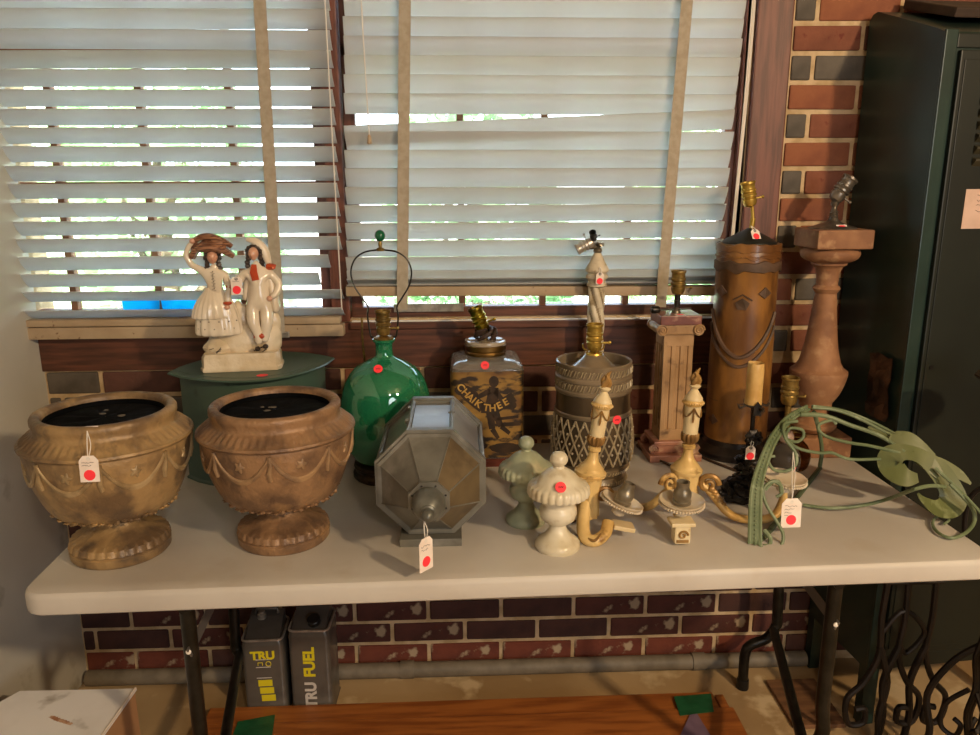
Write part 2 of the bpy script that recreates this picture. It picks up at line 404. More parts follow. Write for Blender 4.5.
for i, z in enumerate(zs):
    x0, x1 = -.50, .484
    if abs(z-1.255) < .023: x1 = .452
    if abs(z-1.21) < .023: x1 = .425
    if x1 == .484 and proto is not None: s = bpy.data.objects.new('slat', proto); COL.objects.link(s); s.parent = lb
    else:
        s = slat_mesh(x1-x0, .0505, ang + (0 if z < 1.75 else radians(10))).build('slat', slat_m, lb, smooth=60)
        if x1 == .484 and z < 1.75: proto = s.data
    if z >= 1.75: s.data = slat_mesh(x1-x0, .0505, radians(53)).build('slat_tmp', slat_m, lb, smooth=60).data; bpy.data.objects.remove([q for q in lb.children if q.name.startswith('slat_tmp')][0])
    s.location = ((x0+x1)/2-.08, random.uniform(-.001, .001), z-1.06-.006+random.uniform(-.0012, .0012)); s.rotation_euler = (0, radians(random.uniform(-.18, .18)), 0)
s = slat_mesh(.99, .0505, radians(35)).build('slat', slat_m, lb, smooth=60); s.location = (-.092, 0, .098)
s = slat_mesh(.99, .0505, radians(30)).build('slat', slat_m, lb, smooth=60); s.location = (-.092, -.002, .052)
MB().bbox(-.6, .403, -.022, .014, -.012, .020, .004).build('bottom_rail', rail_m, lb, smooth=True)
MB().bbox(-.6, .395, -.024, .010, .022, .040, .003).build('bottom_slat', rail_m, lb, smooth=True)
MB().prism([(.233, 1.30), (.263, 1.30), (.251, .0), (.221, .0)], 'y', -.031, -.0297).build('ladder_tape', tape_m, lb)
MB().bbox(.222, .262, -.032, -.022, -.012, .004, .002).build('tape_clip', steel, lb)
MB().tube([(.397, -.03, 1.2), (.399, -.03, .6), (.402, -.028, .06)], .0016, 6).build('pull_cord', string_m, lb)
MB().bbox(-.6, .41, -.03, .03, 1.24, 1.29, .004).build('head_rail', rail_m, lb)

rb = empty('venetian_blind', 'white slatted blind nearly closed over the right window, one slat hanging askew', 'blind', (.99, .78, 1.14))
zr = [1.881, 1.837, 1.792, 1.747, 1.703, 1.658, 1.614, None, 1.524, 1.479, 1.434, 1.388, 1.344, 1.299, 1.254, 1.212, 1.176]
zr = [1.881+.0445*k for k in range(9, 0, -1)] + zr
random.seed(8); protos = {}
for i, z in enumerate(zr):
    l = .990
    if z is None: z, rot = 1.5575, -2.2
    else: rot = random.uniform(-.12, .12)+.15
    tl = 72 if z > 1.6 else (66 if z > 1.42 else 58)
    key = tl
    if key in protos: s = bpy.data.objects.new('slat', protos[key]); COL.objects.link(s); s.parent = rb
    else: s = slat_mesh(l, .0505, radians(tl)).build('slat', slat_m, rb, smooth=60); protos[key] = s.data
    sh = (z-1.14)*.036-.001
    s.location = (sh+random.uniform(-.002, .002), random.uniform(-.0012, .0012)-(.004 if rot < -1 else 0), z+.0215-1.14); s.rotation_euler = (0, radians(rot), 0)
s = slat_mesh(.985, .0505, radians(18)).build('slat', slat_m, rb, smooth=60); s.location = (.0, 0, .052)
s = slat_mesh(.985, .0505, radians(10)).build('slat', slat_m, rb, smooth=60); s.location = (.0, 0, .040)
MB().bbox(-.497, .490, -.022, .018, .010, .036, .004, M4=Rm('Y', .5)).build('bottom_rail', rail_m, rb, smooth=True)
for xa, xb in ((-.322, -.350), (.364, .336)):
    for y0 in (-.0305,):
        MB().prism([(xa-.0145+.02, 1.22), (xa+.0145+.02, 1.22), (xb+.0145, -.022), (xb-.0145, -.020)], 'y', y0, y0+.0012).build('ladder_tape', tape_m, rb)
MB().tube(spline([(-.425, -.034, 1.2), (-.425, -.034, .75), (-.418, -.034, .42)], 5), .0016, 6).build('pull_cord', string_m, rb)
MB().lathe([(.001, .022), (.004, .018), (.006, 0), (.004, -.002)], 12, c=(-.418, -.034, .40)).build('cord_tassel', rail_m, rb)
m = MB()
for k, dx in enumerate((0, .006, .011)):
    m.tube(spline([(.535+dx*.6, -.012, 1.2), (.532+dx*.6, -.012, .6), (.521+dx*.5, -.014, .2), (.512+dx, -.016, -.02)], 5), .0019, 6)
m.build('lift_cord', string_m, rb, smooth=True)
MB().bbox(-.50, .53, -.03, .03, 1.24, 1.29, .004).build('head_rail', rail_m, rb)

# ---------------------------------------------------------------- outside
grass = M('lawn', 'bcbcb0', 'd0ccc0', 1.5, rough=.9)
struct(MB().box(-14, 16, 1.2, 30, -.4, -.3).build('ground', grass))
leafm = [M('leaf_green', '9cc486', 'd8ecc0', 3, rough=.6, trans=.4), M('leaf_dark', '86ac7c', 'b4d0a0', 3, rough=.6, trans=.3), M('leaf_pale', 'c4d2b4', 'e6eedc', 3, rough=.6, trans=.4)]
bark = M('bark', '6b5a48', '4a3d30', 12, rough=.95)
def tree(label, x, y, h, rad, mt, seed, n=2600, low=.2):
    random.seed(seed); e = empty('garden_tree', label, 'tree', (x, y, -.3), 0, 'trees in the garden behind the blinds')
    m = MB().tube(spline([(0, 0, 0), (.05, 0, h*.3), (-.04, .03, h*.7)], 5), [.12-.007*k for k in range(11)], 8)
    for k in range(7):
        a = k*2.4; m.tube([(0, 0, h*(.25+.06*k)), (cos(a)*rad*.6, sin(a)*rad*.6, h*(.45+.07*k))], [.05, .015], 6)
    m.build('trunk', bark, e, smooth=True)
    v = []; f = []
    for k in range(n):
        a = random.uniform(0, 2*pi); t = random.random()**.5; zz = random.uniform(-1, 1)
        R = rad*sqrt(max(0, 1-zz*zz*.8))*(.55+.45*t); c = Vector((cos(a)*R, sin(a)*R, h*(low+(1-low)*(zz+1)/2)))
        c += noise.noise_vector(c*1.3)*.35
        d = Vector((random.gauss(0, 1), random.gauss(0, 1), random.gauss(0, .6))).normalized(); g = d.orthogonal().normalized(); s = random.uniform(.05, .11)
        b = len(v); v += [c-d*s, c+g*s*.45, c+d*s, c-g*s*.45]; f.append((b, b+1, b+2, b+3))
    MB().add(v, f).build('foliage', leafm[mt], e)
tree('broad pale green tree seen through the left blind, leftmost of the garden trees', -4.2, 7.5, 4.2, 1.6, 2, 1, low=.05)
tree('bright green bushy tree seen behind the middle of the left blind', -1.5, 4.9, 2.6, .85, 0, 2, low=0)
tree('dark green shrub tree seen at the right of the left blind behind the figurine', .95, 6.2, 2.5, .85, 1, 3, low=0)
tree('green tree showing in the slot below the right blind behind the tea jar', 3.1, 5.0, 2.6, 1.0, 0, 4, low=0)
tree('pale green tree showing through the right blind behind the square column lamp', 6.4, 7.6, 3.8, 1.7, 2, 5, low=.05)

# ================================================================ TABLE
def wbuild(m, name, mat, parent, smooth=None):   # vertices given in room coordinates
    l = parent.location; m.v = [(x-l.x, y-l.y, z-l.z) for x, y, z in m.v]; return m.build(name, mat, parent, smooth)
ft = empty('folding_table', 'long off-white plastic folding table with dark tubular legs holding the lamps and urns', 'table', (-.004, -.010, 0), .0259)
top_m = M('table_plastic', 'c6c0b6', 'b8b0a5', 3, rough=.45, c3='b0a391', s3=7, thr3=(.60, .80), bump=.03, bscale=200)
bm = bmesh.new()
n = 10; R = .045; x0, x1, y0, y1 = .001, 1.83, 0, .750; ring = []
for cx, cy, a0 in ((x1-R, y1-R, 0), (x0+R, y1-R, 90), (x0+R, y0+R, 180), (x1-R, y0+R, 270)):
    for k in range(n+1): a = radians(a0+90*k/n); ring.append((cx+R*cos(a), cy+R*sin(a), cos(a), sin(a)))
def lv(off, z): return [bm.verts.new((p[0]-off*p[2], p[1]-off*p[3], z)) for p in ring]
lay = [lv(.006, .696), lv(.001, .700), lv(0, .706), lv(0, .728), lv(.002, .7345), lv(.006, .7385), lv(.012, .740)]
for a, b in zip(lay, lay[1:]):
    for i in range(len(a)): j = (i+1) % len(a); bm.faces.new((a[i], a[j], b[j], b[i]))
bm.faces.new(lay[-1]); bm.faces.new(lay[0][::-1])
me = bpy.data.meshes.new('tabletop'); bm.to_mesh(me); bm.free(); me.materials.append(top_m)
for p in me.polygons: p.use_smooth = True
me.set_sharp_from_angle(angle=radians(30))
tt = bpy.data.objects.new('tabletop', me); COL.objects.link(tt); tt.parent = ft
for sx, s in ((.27, 1), (1.545, -1)):     # leg frames at both ends: s points towards the middle
    fx = sx; rx = sx+(.045 if s < 0 else .0)
    if s < 0: rx = 1.625
    m = MB().tube(spline([(fx, .075, .695), (fx, .075, .40), (fx+.004, .075, .30), (fx+.05*s, .078, .22), (fx+.055*s, .078, .0)], 6), .0145, 12); m.build('leg', black_metal, ft, smooth=True)
    m = MB().tube(spline([(rx-.07*s, .650, .695), (rx-.085*s, .650, .25), (rx-.085*s, .650, .20), (rx-.06*s, .650, .16), (rx-.015*s, .650, .14), (rx, .650, .11), (rx, .650, .012)], 6), .0145, 12)
    m.build('leg', black_metal, ft, smooth=True)
    MB().lathe([(.017, 0), (.018, .004), (.017, .03), (.014, .032)], 16, c=(rx, .650, 0)).build('leg_cap', dark_plastic, ft, smooth=True)
    MB().lathe([(.017, 0), (.018, .004), (.017, .03), (.014, .032)], 16, c=(fx+.055*s, .078, 0)).build('leg_cap', dark_plastic, ft, smooth=True)
    MB().tube([(rx-.075*s, .64, .19), (fx+.02*s, .085, .255)], .0125, 10).build('cross_tube', black_metal, ft, smooth=True)
    MB().tube([(fx, .06, .667), (fx, .68, .667)], .0125, 10).build('top_tube', black_metal, ft, smooth=True)
    MB().ribbon([(fx+.002, .056, .575), (fx+.03*s, .25, .64), (fx+.09*s, .36, .690)], [.02]*3, .003, (s, 0, .3)).build('folding_brace', M('brace_steel', '8d8a88', rough=.35, metal=.8), ft)
    MB().sphere((fx, .058, .577), .0055, 10, 6, sc=(1, .6, 1)).build('rivet', M('rivet_white', 'efe8dc', rough=.3), ft, smooth=True)
    MB().bbox(fx-.05, fx+.05, .04, .11, .682, .697, .003).build('leg_bracket', black_metal, ft)

# ================================================================ URNS
def interp(pr, z):
    best = None
    for (ra, za), (rb_, zb) in zip(pr, pr[1:]):
        if min(za, zb) <= z <= max(za, zb) and abs(zb-za) > 1e-6:
            return ra+(rb_-ra)*(z-za)/(zb-za)
    return pr[-1][0]
def make_urn(label, x, y, rz, mt, mt_relief, pebbles, S_):
    e = empty('garden_urn', label, 'urn', (x, y, .74), rz, None); e.scale = (S_, S_, S_*1.13)
    foot = [(.001, 0), (.100, 0), (.104, .004), (.105, .018), (.101, .021), (.103, .024), (.099, .036), (.088, .041), (.084, .042), (.066, .050), (.050, .057), (.042, .065), (.039, .074), (.041, .080)]
    def mf(i, a, r, z): return (r*(1+.030*abs(cos(15*a))) if i in (5, 6) else r, z)
    MB().lathe(foot, 240, mf).build('foot', mt, e, smooth=50)
    bp = [(.042, .080), (.062, .082), (.082, .085), (.108, .093), (.130, .110), (.1455, .138), (.1570, .168), (.1640, .198), (.1665, .222), (.166, .232)]
    bs = smooth_prof(bp, 4)
    sh = [(.172, .234), (.1755, .238), (.1745, .2425), (.169, .2445), (.164, .248), (.154, .2555), (.1455, .261), (.1425, .264), (.142, .273), (.1445, .278),
          (.1445, .286), (.141, .291), (.132, .2925), (.1245, .290), (.122, .284), (.120, .262), (.120, .18), (.09, .12), (.001, .11)]
    nb = len(bs)
    def mb(i, a, r, z):
        j = i-nb
        if j in (4, 5): return (r+.0030*cos(60*a+.9*(j-4)), z+.0006*cos(60*a))
        return (r*(1+.004*noise.noise((cos(a)*2, sin(a)*2, z*20))), z)
    MB().lathe(bs+sh, 260, mb).build('bowl', mt, e, smooth=50)
    m = MB()
    N = 8
    for k in range(N):
        a0 = 2*pi*k/N; a1 = 2*pi*(k+1)/N
        for off, rad, sag in ((0, .0042, .050), (.009, .003, .046)):
            pts = []
            for q in range(15):
                t = q/14; a = a0+(a1-a0)*t; zz = .226-off*.3-sag*(1-(2*t-1)**2)+(-off*.6*(1-(2*t-1)**2)); r = interp(bs, zz)+.001
                pts.append((r*cos(a), r*sin(a), zz))
            m.tube(pts, [rad*(.6+.5*(1-abs(2*q/14-1))) for q in range(15)], 6)
    m.build('festoon_relief', mt_relief, e, smooth=True)
    pts = [((interp(bs, z)+.001)*cos(d), (interp(bs, z)+.001)*sin(d), z) for z, d in ((.228, 0), (.21, .01), (.195, -.012), (.178, .0))]
    t0 = MB().tube(pts, [.005, .004, .006, .0045], 8).build('tassel', mt_relief, e, smooth=True)
    r0_ = MB(); rq = interp(bs, .205)-.001; r0_.sphere((rq, 0, .206), .010, 30, 12, sc=(.45, 1, 1)); r0_.v = [(x, y*(1+.28*cos(5*math.atan2(z-.206, y+1e-9))), .206+(z-.206)*(1+.28*cos(5*math.atan2(z-.206, y+1e-9)))) for x, y, z in r0_.v]
    q0 = r0_.build('rosette', mt_relief, e, smooth=True); q0.rotation_euler = (0, 0, pi/N)
    for k in range(1, N):
        for s0, nm, off in ((t0, 'tassel', 0), (q0, 'rosette', pi/N)):
            o = bpy.data.objects.new(nm, s0.data); COL.objects.link(o); o.parent = e; o.rotation_euler = (0, 0, 2*pi*k/N+off)
    m = MB()
    for k in range(56):
        a = 2*pi*k/56; zz = .100+.004*sin(k*1.9); r = interp(bs, zz)+.0005; m.sphere((r*cos(a), r*sin(a), zz), .0046, 8, 6, sc=(1.5, 1.5, .7), jit=.9)
    m.build('leaf_border', mt, e, smooth=True)
    li = MB().lathe([(.1205, .280), (.1195, .270), (.09, .275), (.04, .273), (.001, .275)], 64, lambda i, a, r, z: (r, z+(.004*noise.noise((cos(a)*r*60, sin(a)*r*60, 1)) if i > 1 else 0)), cap=False).build('planter_liner', M('black_liner', '050608', '0a0b0e', 30, rough=.9, spec=.1), e, smooth=True)
    random.seed(pebbles); m = MB()
    for k in range(5):
        a = random.uniform(0, 6.28); r = random.uniform(0, .06); m.sphere((r*cos(a)-.01, r*sin(a)+.02, .275), random.uniform(.003, .006), 6, 4, sc=(1.6, .8, .4), jit=.5)
    m.build('debris', M('debris', '5d564c', rough=.9), e); return e
gilt = M('urn_gilt', 'a3855a', '6e5840', 11, rough=.42, metal=.15, bump=1, c3='54483c', s3=26, thr3=(.56, .78), bscale=38, lo=.42, hi=.58)
gilt2 = M('urn_brown_gilt', '957352', '654d3a', 13, rough=.45, metal=.15, bump=1, c3='a88258', s3=14, thr3=(.60, .74), bscale=55)
g1 = M('relief_gilt', 'b09770', '8a7452', 25, rough=.38, metal=.2, bump=.3); g2 = M('relief_brown', 'a5845e', '846a50', 25, rough=.5, metal=.2, bump=.3)
make_urn('worn gold garland urn at the left table end, price tag on its rim', .113, .166, .3, gilt, g1, 4, .885)
make_urn('brown gilt garland urn without a rim tag, standing in front of the green tin', .425, .206, .12, gilt2, g2, 9, .875)
hang_tag('large white price tag with red dot hanging from the rim of the left urn', (0.1500, 0.0050, 0.9880), (0.1430, 0.0280, 1.0310), .032, .041, 4, -4, .0095, 2)

# ================================================================ GREEN TIN + FIGURINE
tin_m = M('green_tin', '42584c', '3a4e44', 6, rough=.38, c3='2b352f', s3=20, thr3=(.6, .7), bump=.06)
te = empty('green_tin', 'dark green almond-shaped metal tin under the white figurine', 'tin box', (.282, .608, .74), .36)
def vesica(hx, hy, n=15, r=1.25):
    pts = []
    for k in range(n): t = -1+2*k/n; pts.append((hx*t, -hy*(1-abs(t)**r*1.0)**.80))
    for k in range(n): t = 1-2*k/n; pts.append((hx*t, hy*(1-abs(t)**r*1.0)**.80))
    return pts
def vprism(layers, name, mat, par, sm=35):
    m = MB(); v = []; nn = len(vesica(1, 1))
    for hx, hy, z in layers: v += [(p[0], p[1], z) for p in vesica(hx, hy, r=1.9)]
    f = [tuple(reversed(range(nn))), tuple(range((len(layers)-1)*nn, len(layers)*nn))]
    for i in range(len(layers)-1):
        for k in range(nn): f.append((i*nn+k, i*nn+(k+1) % nn, (i+1)*nn+(k+1) % nn, (i+1)*nn+k))
    return m.add(v, f).build(name, mat, par, smooth=sm)
vprism([(.178, .140, 0), (.178, .140, .004), (.173, .136, .008), (.173, .136, .270)], 'body', tin_m, te)
vprism([(.176, .138, .262), (.198, .160, .2635), (.200, .162, .266), (.197, .159, .269), (.10, .07, .2705)], 'lid', tin_m, te)
MB().lathe([(.011, 0), (.011, .0006), (0, .0006)], 20, c=(.004, -.125, .2705), cap=False, sx=1.2).build('sticker', red_dot, te)['label'] = 'red price sticker on the lid'
m = MB()
for k in range(9):
    a = k*.7; m.sphere((-.090+.014*cos(a)*(k % 3), -.1245+.001*k, .12+.016*sin(a)*(k % 3)), .006, 8, 6, sc=(1, .15, 1))
m.build('painted_flowers', M('painted_flower', '8f7c3f', '5f5a30', 30, rough=.5), te)

glaze = M('glazed_china', 'e2d5bf', 'd6c6ad', 14, rough=.2, coat=.6, bump=.08, bscale=40)
skin_t = M('china_flesh', 'd0a084', 'c89478', 20, rough=.3, coat=.4); hair_m = M('china_black', '2c2522', '4a3c32', 60, rough=.35, bump=.5, bscale=120)
orange = M('china_orange', 'b9481e', 'a33a18', 30, rough=.3, coat=.4); bund = M('china_bundle', '4a2a20', 'a87858', 8, rough=.35, coat=.3, stretch=(2, 30, 60))
rock = M('china_rock', 'dccdb2', 'cbb795', 18, rough=.35, coat=.4, bump=.7, bscale=45)
fg = empty('china_figurine', 'white glazed figurine of a couple, the woman carrying a brown bundle on her head', 'figurine', (.266, .575, 1.0105), .13); fg.scale = (.93, .93, .87)
def fw_(x, y, Yp): return (x, Yp, y)
def F(px, py, d=0):    # figurine-local point: px to the right, py up, in metres; d towards the back
    return (px, d, py)
# base and rock
bpts = [(-.092, -.045), (.088, -.045), (.098, -.030), (.098, .030), (.09, .045), (-.095, .045), (-.100, .030), (-.100, -.030)]
m = MB()
lays = [(1, 0), (1.02, .003), (1.02, .010), (.985, .013), (.975, .040), (.93, .048)]
v = []
for s_, z in lays: v += [(p[0]*s_, p[1]*s_*1.0, z) for p in bpts]
f = [tuple(reversed(range(8))), tuple(range(40, 48))]+[(i*8+k, i*8+(k+1) % 8, (i+1)*8+(k+1) % 8, (i+1)*8+k) for i in range(5) for k in range(8)]
m.add(v, f).build('base', rock, fg, smooth=35)
m = MB()
def blob(m, c, r, sc, jit=.25, seg=22, rings=14, mi=0): m.sphere(c, r, seg, rings, sc, mi, None, jit)
blob(m, (.0, .012, .075), .07, (1.15, .45, .75)); blob(m, (.06, .010, .08), .05, (.75, .55, 1.1)); blob(m, (-.055, .01, .06), .045, (.9, .7, .7)); blob(m, (.035, .02, .13), .05, (.7, .35, 1.1)); blob(m, (.0, .012, .13), .045, (.75, .4, 1.2)); blob(m, (.075, .014, .12), .04, (.6, .4, 1.4)); blob(m, (-.02, .01, .10), .04, (1, .5, 1))
m.build('rockwork', rock, fg, smooth=True)
# woman: skirt and overskirt (lathe), bodice and arms (skin), head
def skirt(name, cx, cy, z0, z1, prof, mat, folds=14, amp=.05):
    return MB().lathe(prof, 84, lambda i, a, r, z: (r*(1+amp*cos(folds*a)*(1-i/len(prof))), z), c=(cx, cy, 0), sy=.62).build(name, mat, fg, smooth=True)
skirt('skirt', -.052, -.008, 0, 0, smooth_prof([(.052, .098), (.057, .104), (.055, .13), (.048, .165), (.036, .195), (.022, .215), (.018, .225)], 3), glaze)
skirt('apron', -.060, -.012, 0, 0, smooth_prof([(.050, .145), (.053, .150), (.047, .175), (.036, .197), (.021, .217), (.017, .228)], 3), glaze, 22, .07)
skin('bodice', [(-.052, -.012, .205, .018, .014), (-.052, -.014, .232, .0185, .014), (-.050, -.014, .262, .025, .015), (-.050, -.013, .278, .013, .010), (-.051, -.015, .292, .0075),
    (-.078, -.010, .272, .011), (-.104, -.012, .288, .009), (-.116, -.013, .315, .008), (-.104, -.014, .342, .0065), (-.094, -.016, .349, .0065),
    (-.026, -.015, .262, .011), (-.016, -.022, .232, .0095), (-.020, -.030, .205, .008), (-.022, -.033, .188, .0075)],
    [(0, 1), (1, 2), (2, 3), (3, 4), (2, 5), (5, 6), (6, 7), (7, 8), (8, 9), (2, 10), (10, 11), (11, 12), (12, 13)], glaze, fg)
def head(cx, cy, cz, s, turn=0):
    m = MB(); v0 = []
    R = T((cx, cy, cz)) @ Rm('Z', turn)
    def g(u, vv):    # direction -> radius with chin, brow, nose
        return 1
    seg, rings = 28, 20; v = []; f = []
    for i in range(rings+1):
        for k in range(seg):
            a = pi*i/rings; b = 2*pi*k/seg; d = Vector((sin(a)*cos(b), sin(a)*sin(b), cos(a)))
            p = Vector((d.x*.78, d.y*.92, d.z*1.08))
            if d.z < 0: p.x *= 1-.28*(-d.z)**1.3; p.y *= 1-.12*(-d.z)
            if d.y < 0:   # face looks along -y
                nx = math.exp(-((d.x)/.13)**2); p.y -= .20*nx*math.exp(-((d.z+.10)/.16)**2)      # nose
                p.y -= .07*nx*1.2*math.exp(-((d.z+.45)/.09)**2)                                  # lips
                p.y -= .06*math.exp(-(d.x/.25)**2)*math.exp(-((d.z+.80)/.16)**2)                 # chin
                for sx in (-1, 1): p.y += .09*math.exp(-((d.x-.30*sx)/.14)**2-((d.z-.10)/.12)**2)  # eye sockets
            v.append(R @ (p*s))
    for i in range(rings):
        for k in range(seg): f.append((i*seg+k, (i+1)*seg+k, (i+1)*seg+(k+1) % seg, i*seg+(k+1) % seg))
    o = m.add(v, f).build('head', skin_t, fg, smooth=True)
    e_ = MB()
    for sx in (-1, 1):
        e_.sphere((.30*sx*s, -.76*s, .09*s), .085*s, 8, 6, sc=(1.2, .5, .7), M4=R); e_.tube([R @ Vector(((.30*sx+q*.14)*s, -.80*s, (.27-.04*q*q)*s)) for q in (-1, 0, 1)], .025*s, 4)
    e_.build('eyes', hair_m, o); MB().sphere((0, -.92*s, -.44*s), .1*s, 8, 6, sc=(1.3, .4, .45), M4=R).build('lips', orange, o)
    return o
head(-.052, -.018, .308, .0170, 8)
m = MB()
random.seed(2)
for sx in (-1, 1):
    for k in range(5): m.sphere((-.052+sx*(.0145+.002*sin(k*2)), -.014, .316-.0095*k), .0068, 10, 7, jit=.3)
for k in range(7): a = pi*k/6; m.sphere((-.052-.0145*cos(a), -.012, .316+.010*sin(a)), .0072, 10, 7, jit=.3)
m.build('curls', hair_m, fg, smooth=True)
m = MB()   # bundle: sheaf of twisted strands
for k in range(13):
    y0_ = -.014+.016*sin(k*2.1); z0_ = .338+.017*cos(k*2.1)
    m.tube(spline([(-.102, y0_*.6, z0_-.016-.002*k % .01), (-.085, y0_, z0_+.002), (-.055, y0_-.004, z0_+.008), (-.025, y0_, z0_-.004), (-.004+.002*(k % 3), y0_*.8, z0_-.020)], 5), [.006+.003*sin(pi*q/20) for q in range(21)], 8)
m.sphere((-.052, -.012, .336), .024, 18, 10, sc=(1.5, .8, .75), jit=.5)
m.build('bundle', bund, fg, smooth=True)
m = MB(); m.sphere((-.022, -.034, .187), .0085, 10, 6, sc=(1.3, .8, .7)); m.sphere((-.013, -.026, .228), .010, 10, 6, sc=(1.3, .6, .9), jit=.3); m.build('cuffs', orange, fg, smooth=True)
for hp_ in ((-.024, -.035, .176), (-.096, -.018, .352)): MB().sphere(hp_, .0075, 8, 6).build('hand', skin_t, fg, smooth=True)
m = MB()
for k in range(6): m.sphere((-.052, -.0315+.0006*k, .272-.009*k), .0018, 6, 5); m.tube([(-.057, -.031, .270-.009*k), (-.047, -.031, .266-.009*k)], .0006, 4)
for k in range(10): a = -2.6+k*.23; m.sphere((-.052+.0545*cos(a), -.008+.034*sin(a), .118+.02*(k % 2)), .0022, 6, 4)
m.build('buttons', M('china_grey', '7d7468', rough=.4), fg)
# man
skin('man_body', [(.052, -.010, .195, .026, .017), (.050, -.012, .228, .027, .018), (.050, -.011, .262, .031, .017), (.052, -.010, .283, .012, .010), (.050, -.012, .298, .0075),
    (.084, -.008, .262, .012), (.106, -.010, .232, .011), (.096, -.022, .205, .009), (.082, -.026, .196, .0085),
    (.020, -.010, .262, .012), (.004, -.014, .240, .012), (-.006, -.018, .220, .009),
    (.036, -.016, .170, .020), (.036, -.030, .130, .0165), (.046, -.030, .098, .0125), (.046, -.032, .070, .009),
    (.068, -.014, .170, .020), (.070, -.028, .130, .0165), (.064, -.028, .100, .0125), (.060, -.032, .075, .009)],
    [(0, 1), (1, 2), (2, 3), (3, 4), (2, 5), (5, 6), (6, 7), (7, 8), (2, 9), (9, 10), (10, 11), (0, 12), (12, 13), (13, 14), (14, 15), (0, 16), (16, 17), (17, 18), (18, 19)], glaze, fg)
skin('coat', [(.078, .002, .266, .016, .012), (.086, .002, .225, .020, .012), (.090, .002, .190, .026, .013), (.092, .002, .150, .024, .011), (.018, .004, .185, .020, .012), (.024, .004, .225, .018, .012), (.032, .002, .262, .015, .012)], [(0, 1), (1, 2), (2, 3), (4, 5), (5, 6), (6, 0)], glaze, fg)
head(.047, -.014, .315, .0165, -12)
m = MB()
for sx in (-1, 1):
    for k in range(5): m.sphere((.048+sx*(.0145+.003*(k > 2)), -.010, .322-.010*k), .0070, 10, 7, jit=.3)
for k in range(6): a = pi*k/5; m.sphere((.048-.0135*cos(a), -.008, .324+.009*sin(a)), .0072, 10, 7, jit=.3)
m.build('curls', hair_m, fg, smooth=True)
m = MB().tube(spline([(.030, .004, .352), (.050, .0, .347), (.068, .0, .328), (.078, -.002, .300), (.084, -.004, .272)], 5), [.003+.0105*sin(pi*min(1, (q+1)/22)) for q in range(21)], 12)
m.build('draped_hat', glaze, fg, smooth=True)
MB().ribbon([(.048, -.0255, .288), (.046, -.0300, .268), (.050, -.0320, .246)], [.012, .018, .017], .003, (0, 1, 0)).build('scarf', orange, fg, smooth=True)
MB().sphere((.086, -.014, .280), .011, 10, 6, sc=(1.3, .8, .8), jit=.5).build('shoulder_knot', orange, fg, smooth=True); m = MB()
m.sphere((.052, -.034, .094), .012, 10, 6, sc=(1.5, .6, .7), jit=.3); m.sphere((.058, -.032, .092), .010, 10, 6, sc=(1.5, .6, .7), jit=.3); m.build('boot_cuffs', orange, fg, smooth=True)
m = MB(); m.sphere((.043, -.040, .060), .0075, 8, 6, sc=(1, 1.6, .9)); m.sphere((.063, -.040, .066), .0075, 8, 6, sc=(1, 1.6, .9)); m.build('shoes', hair_m, fg, smooth=True)
for hp_ in ((.080, -.028, .195), (-.006, -.020, .214)): MB().sphere(hp_, .008, 8, 6).build('hand', skin_t, fg, smooth=True)
random.seed(4); m = MB()
for k in range(12):
    x = random.choice([random.uniform(-.085, -.045), random.uniform(.03, .06)]); m.tube([(x, -.047, .052+random.uniform(0, .014)), (x+.012, -.047, .056+random.uniform(0, .014))], .0009, 4)
m.build('painted_strokes', hair_m, fg)
hang_tag('white card tag with red dot stuck between the two china figures', (0.2800, 0.5200, 1.2320), (0.2810, 0.5200, 1.2430), .026, .036, 0, -3, .0095, 1)

# ================================================================ GREEN GLASS LAMP
gg = thin_glass('green_glass', '34b27c', .35, 'green', .34)
ge = empty('green_glass_lamp', 'green glass bottle lamp with a wire harp and green finial', 'lamp', (.609, .545, .74))
outp = smooth_prof([(.001, .046), (.070, .046), (.084, .055), (.0985, .085), (.106, .125), (.1085, .165), (.106, .200), (.097, .235), (.078, .266), (.048, .287), (.026, .298), (.0205, .309), (.0205, .330), (.026, .338), (.0265, .343)], 4)
inn = [(max(r-.003, .001), z+(.003 if i < 8 else 0)) for i, (r, z) in enumerate(outp)]
MB().lathe(outp+inn[::-1], 64, cap=False).build('glass_body', gg, ge, smooth=True)
br = M('dark_bronze', '4a3826', '2e241a', 30, rough=.4, metal=.7, bump=.3)
MB().lathe([(.001, 0), (.083, 0), (.086, .004), (.086, .012), (.080, .018), (.080, .026), (.084, .030), (.082, .038), (.070, .045), (.001, .045)], 56).build('base', br, ge, smooth=30)
MB().lathe([(.001, .343), (.024, .343), (.025, .347), (.012, .351), (.001, .351)], 24).build('neck_cap', old_brass, ge, smooth=30)
MB().tube([(0, 0, .046), (0, 0, .345)], .0035, 8).build('rod', old_brass, ge)
socket(ge, T((0, 0, .350)), old_brass, s=1.05)
hp = spline([(.030, 0, .348), (.034, 0, .375), (.036, 0, .40), (.034, 0, .42), (.046, 0, .440), (.064, 0, .470), (.0705, 0, .503), (.060, 0, .532), (.038, 0, .548), (.010, 0, .553), (0, 0, .553)], 5)
m = MB().tube(hp, .0020, 8).tube([(-p.x, p.y, p.z) for p in hp], .0020, 8).tube([(-.030, 0, .348), (0, 0, .344), (.030, 0, .348)], .003, 8)
m.build('harp', black_metal, ge, smooth=True)
MB().lathe([(.009, .551), (.010, .556), (.004, .559), (.005, .567), (.003, .574)], 16).build('finial_stem', old_brass, ge, smooth=True)
MB().sphere((0, 0, .586), .0125, 16, 12, sc=(1, 1, 1.1)).build('finial', M('finial_green', '0f5a3a', rough=.1, coat=.6), ge, smooth=True)
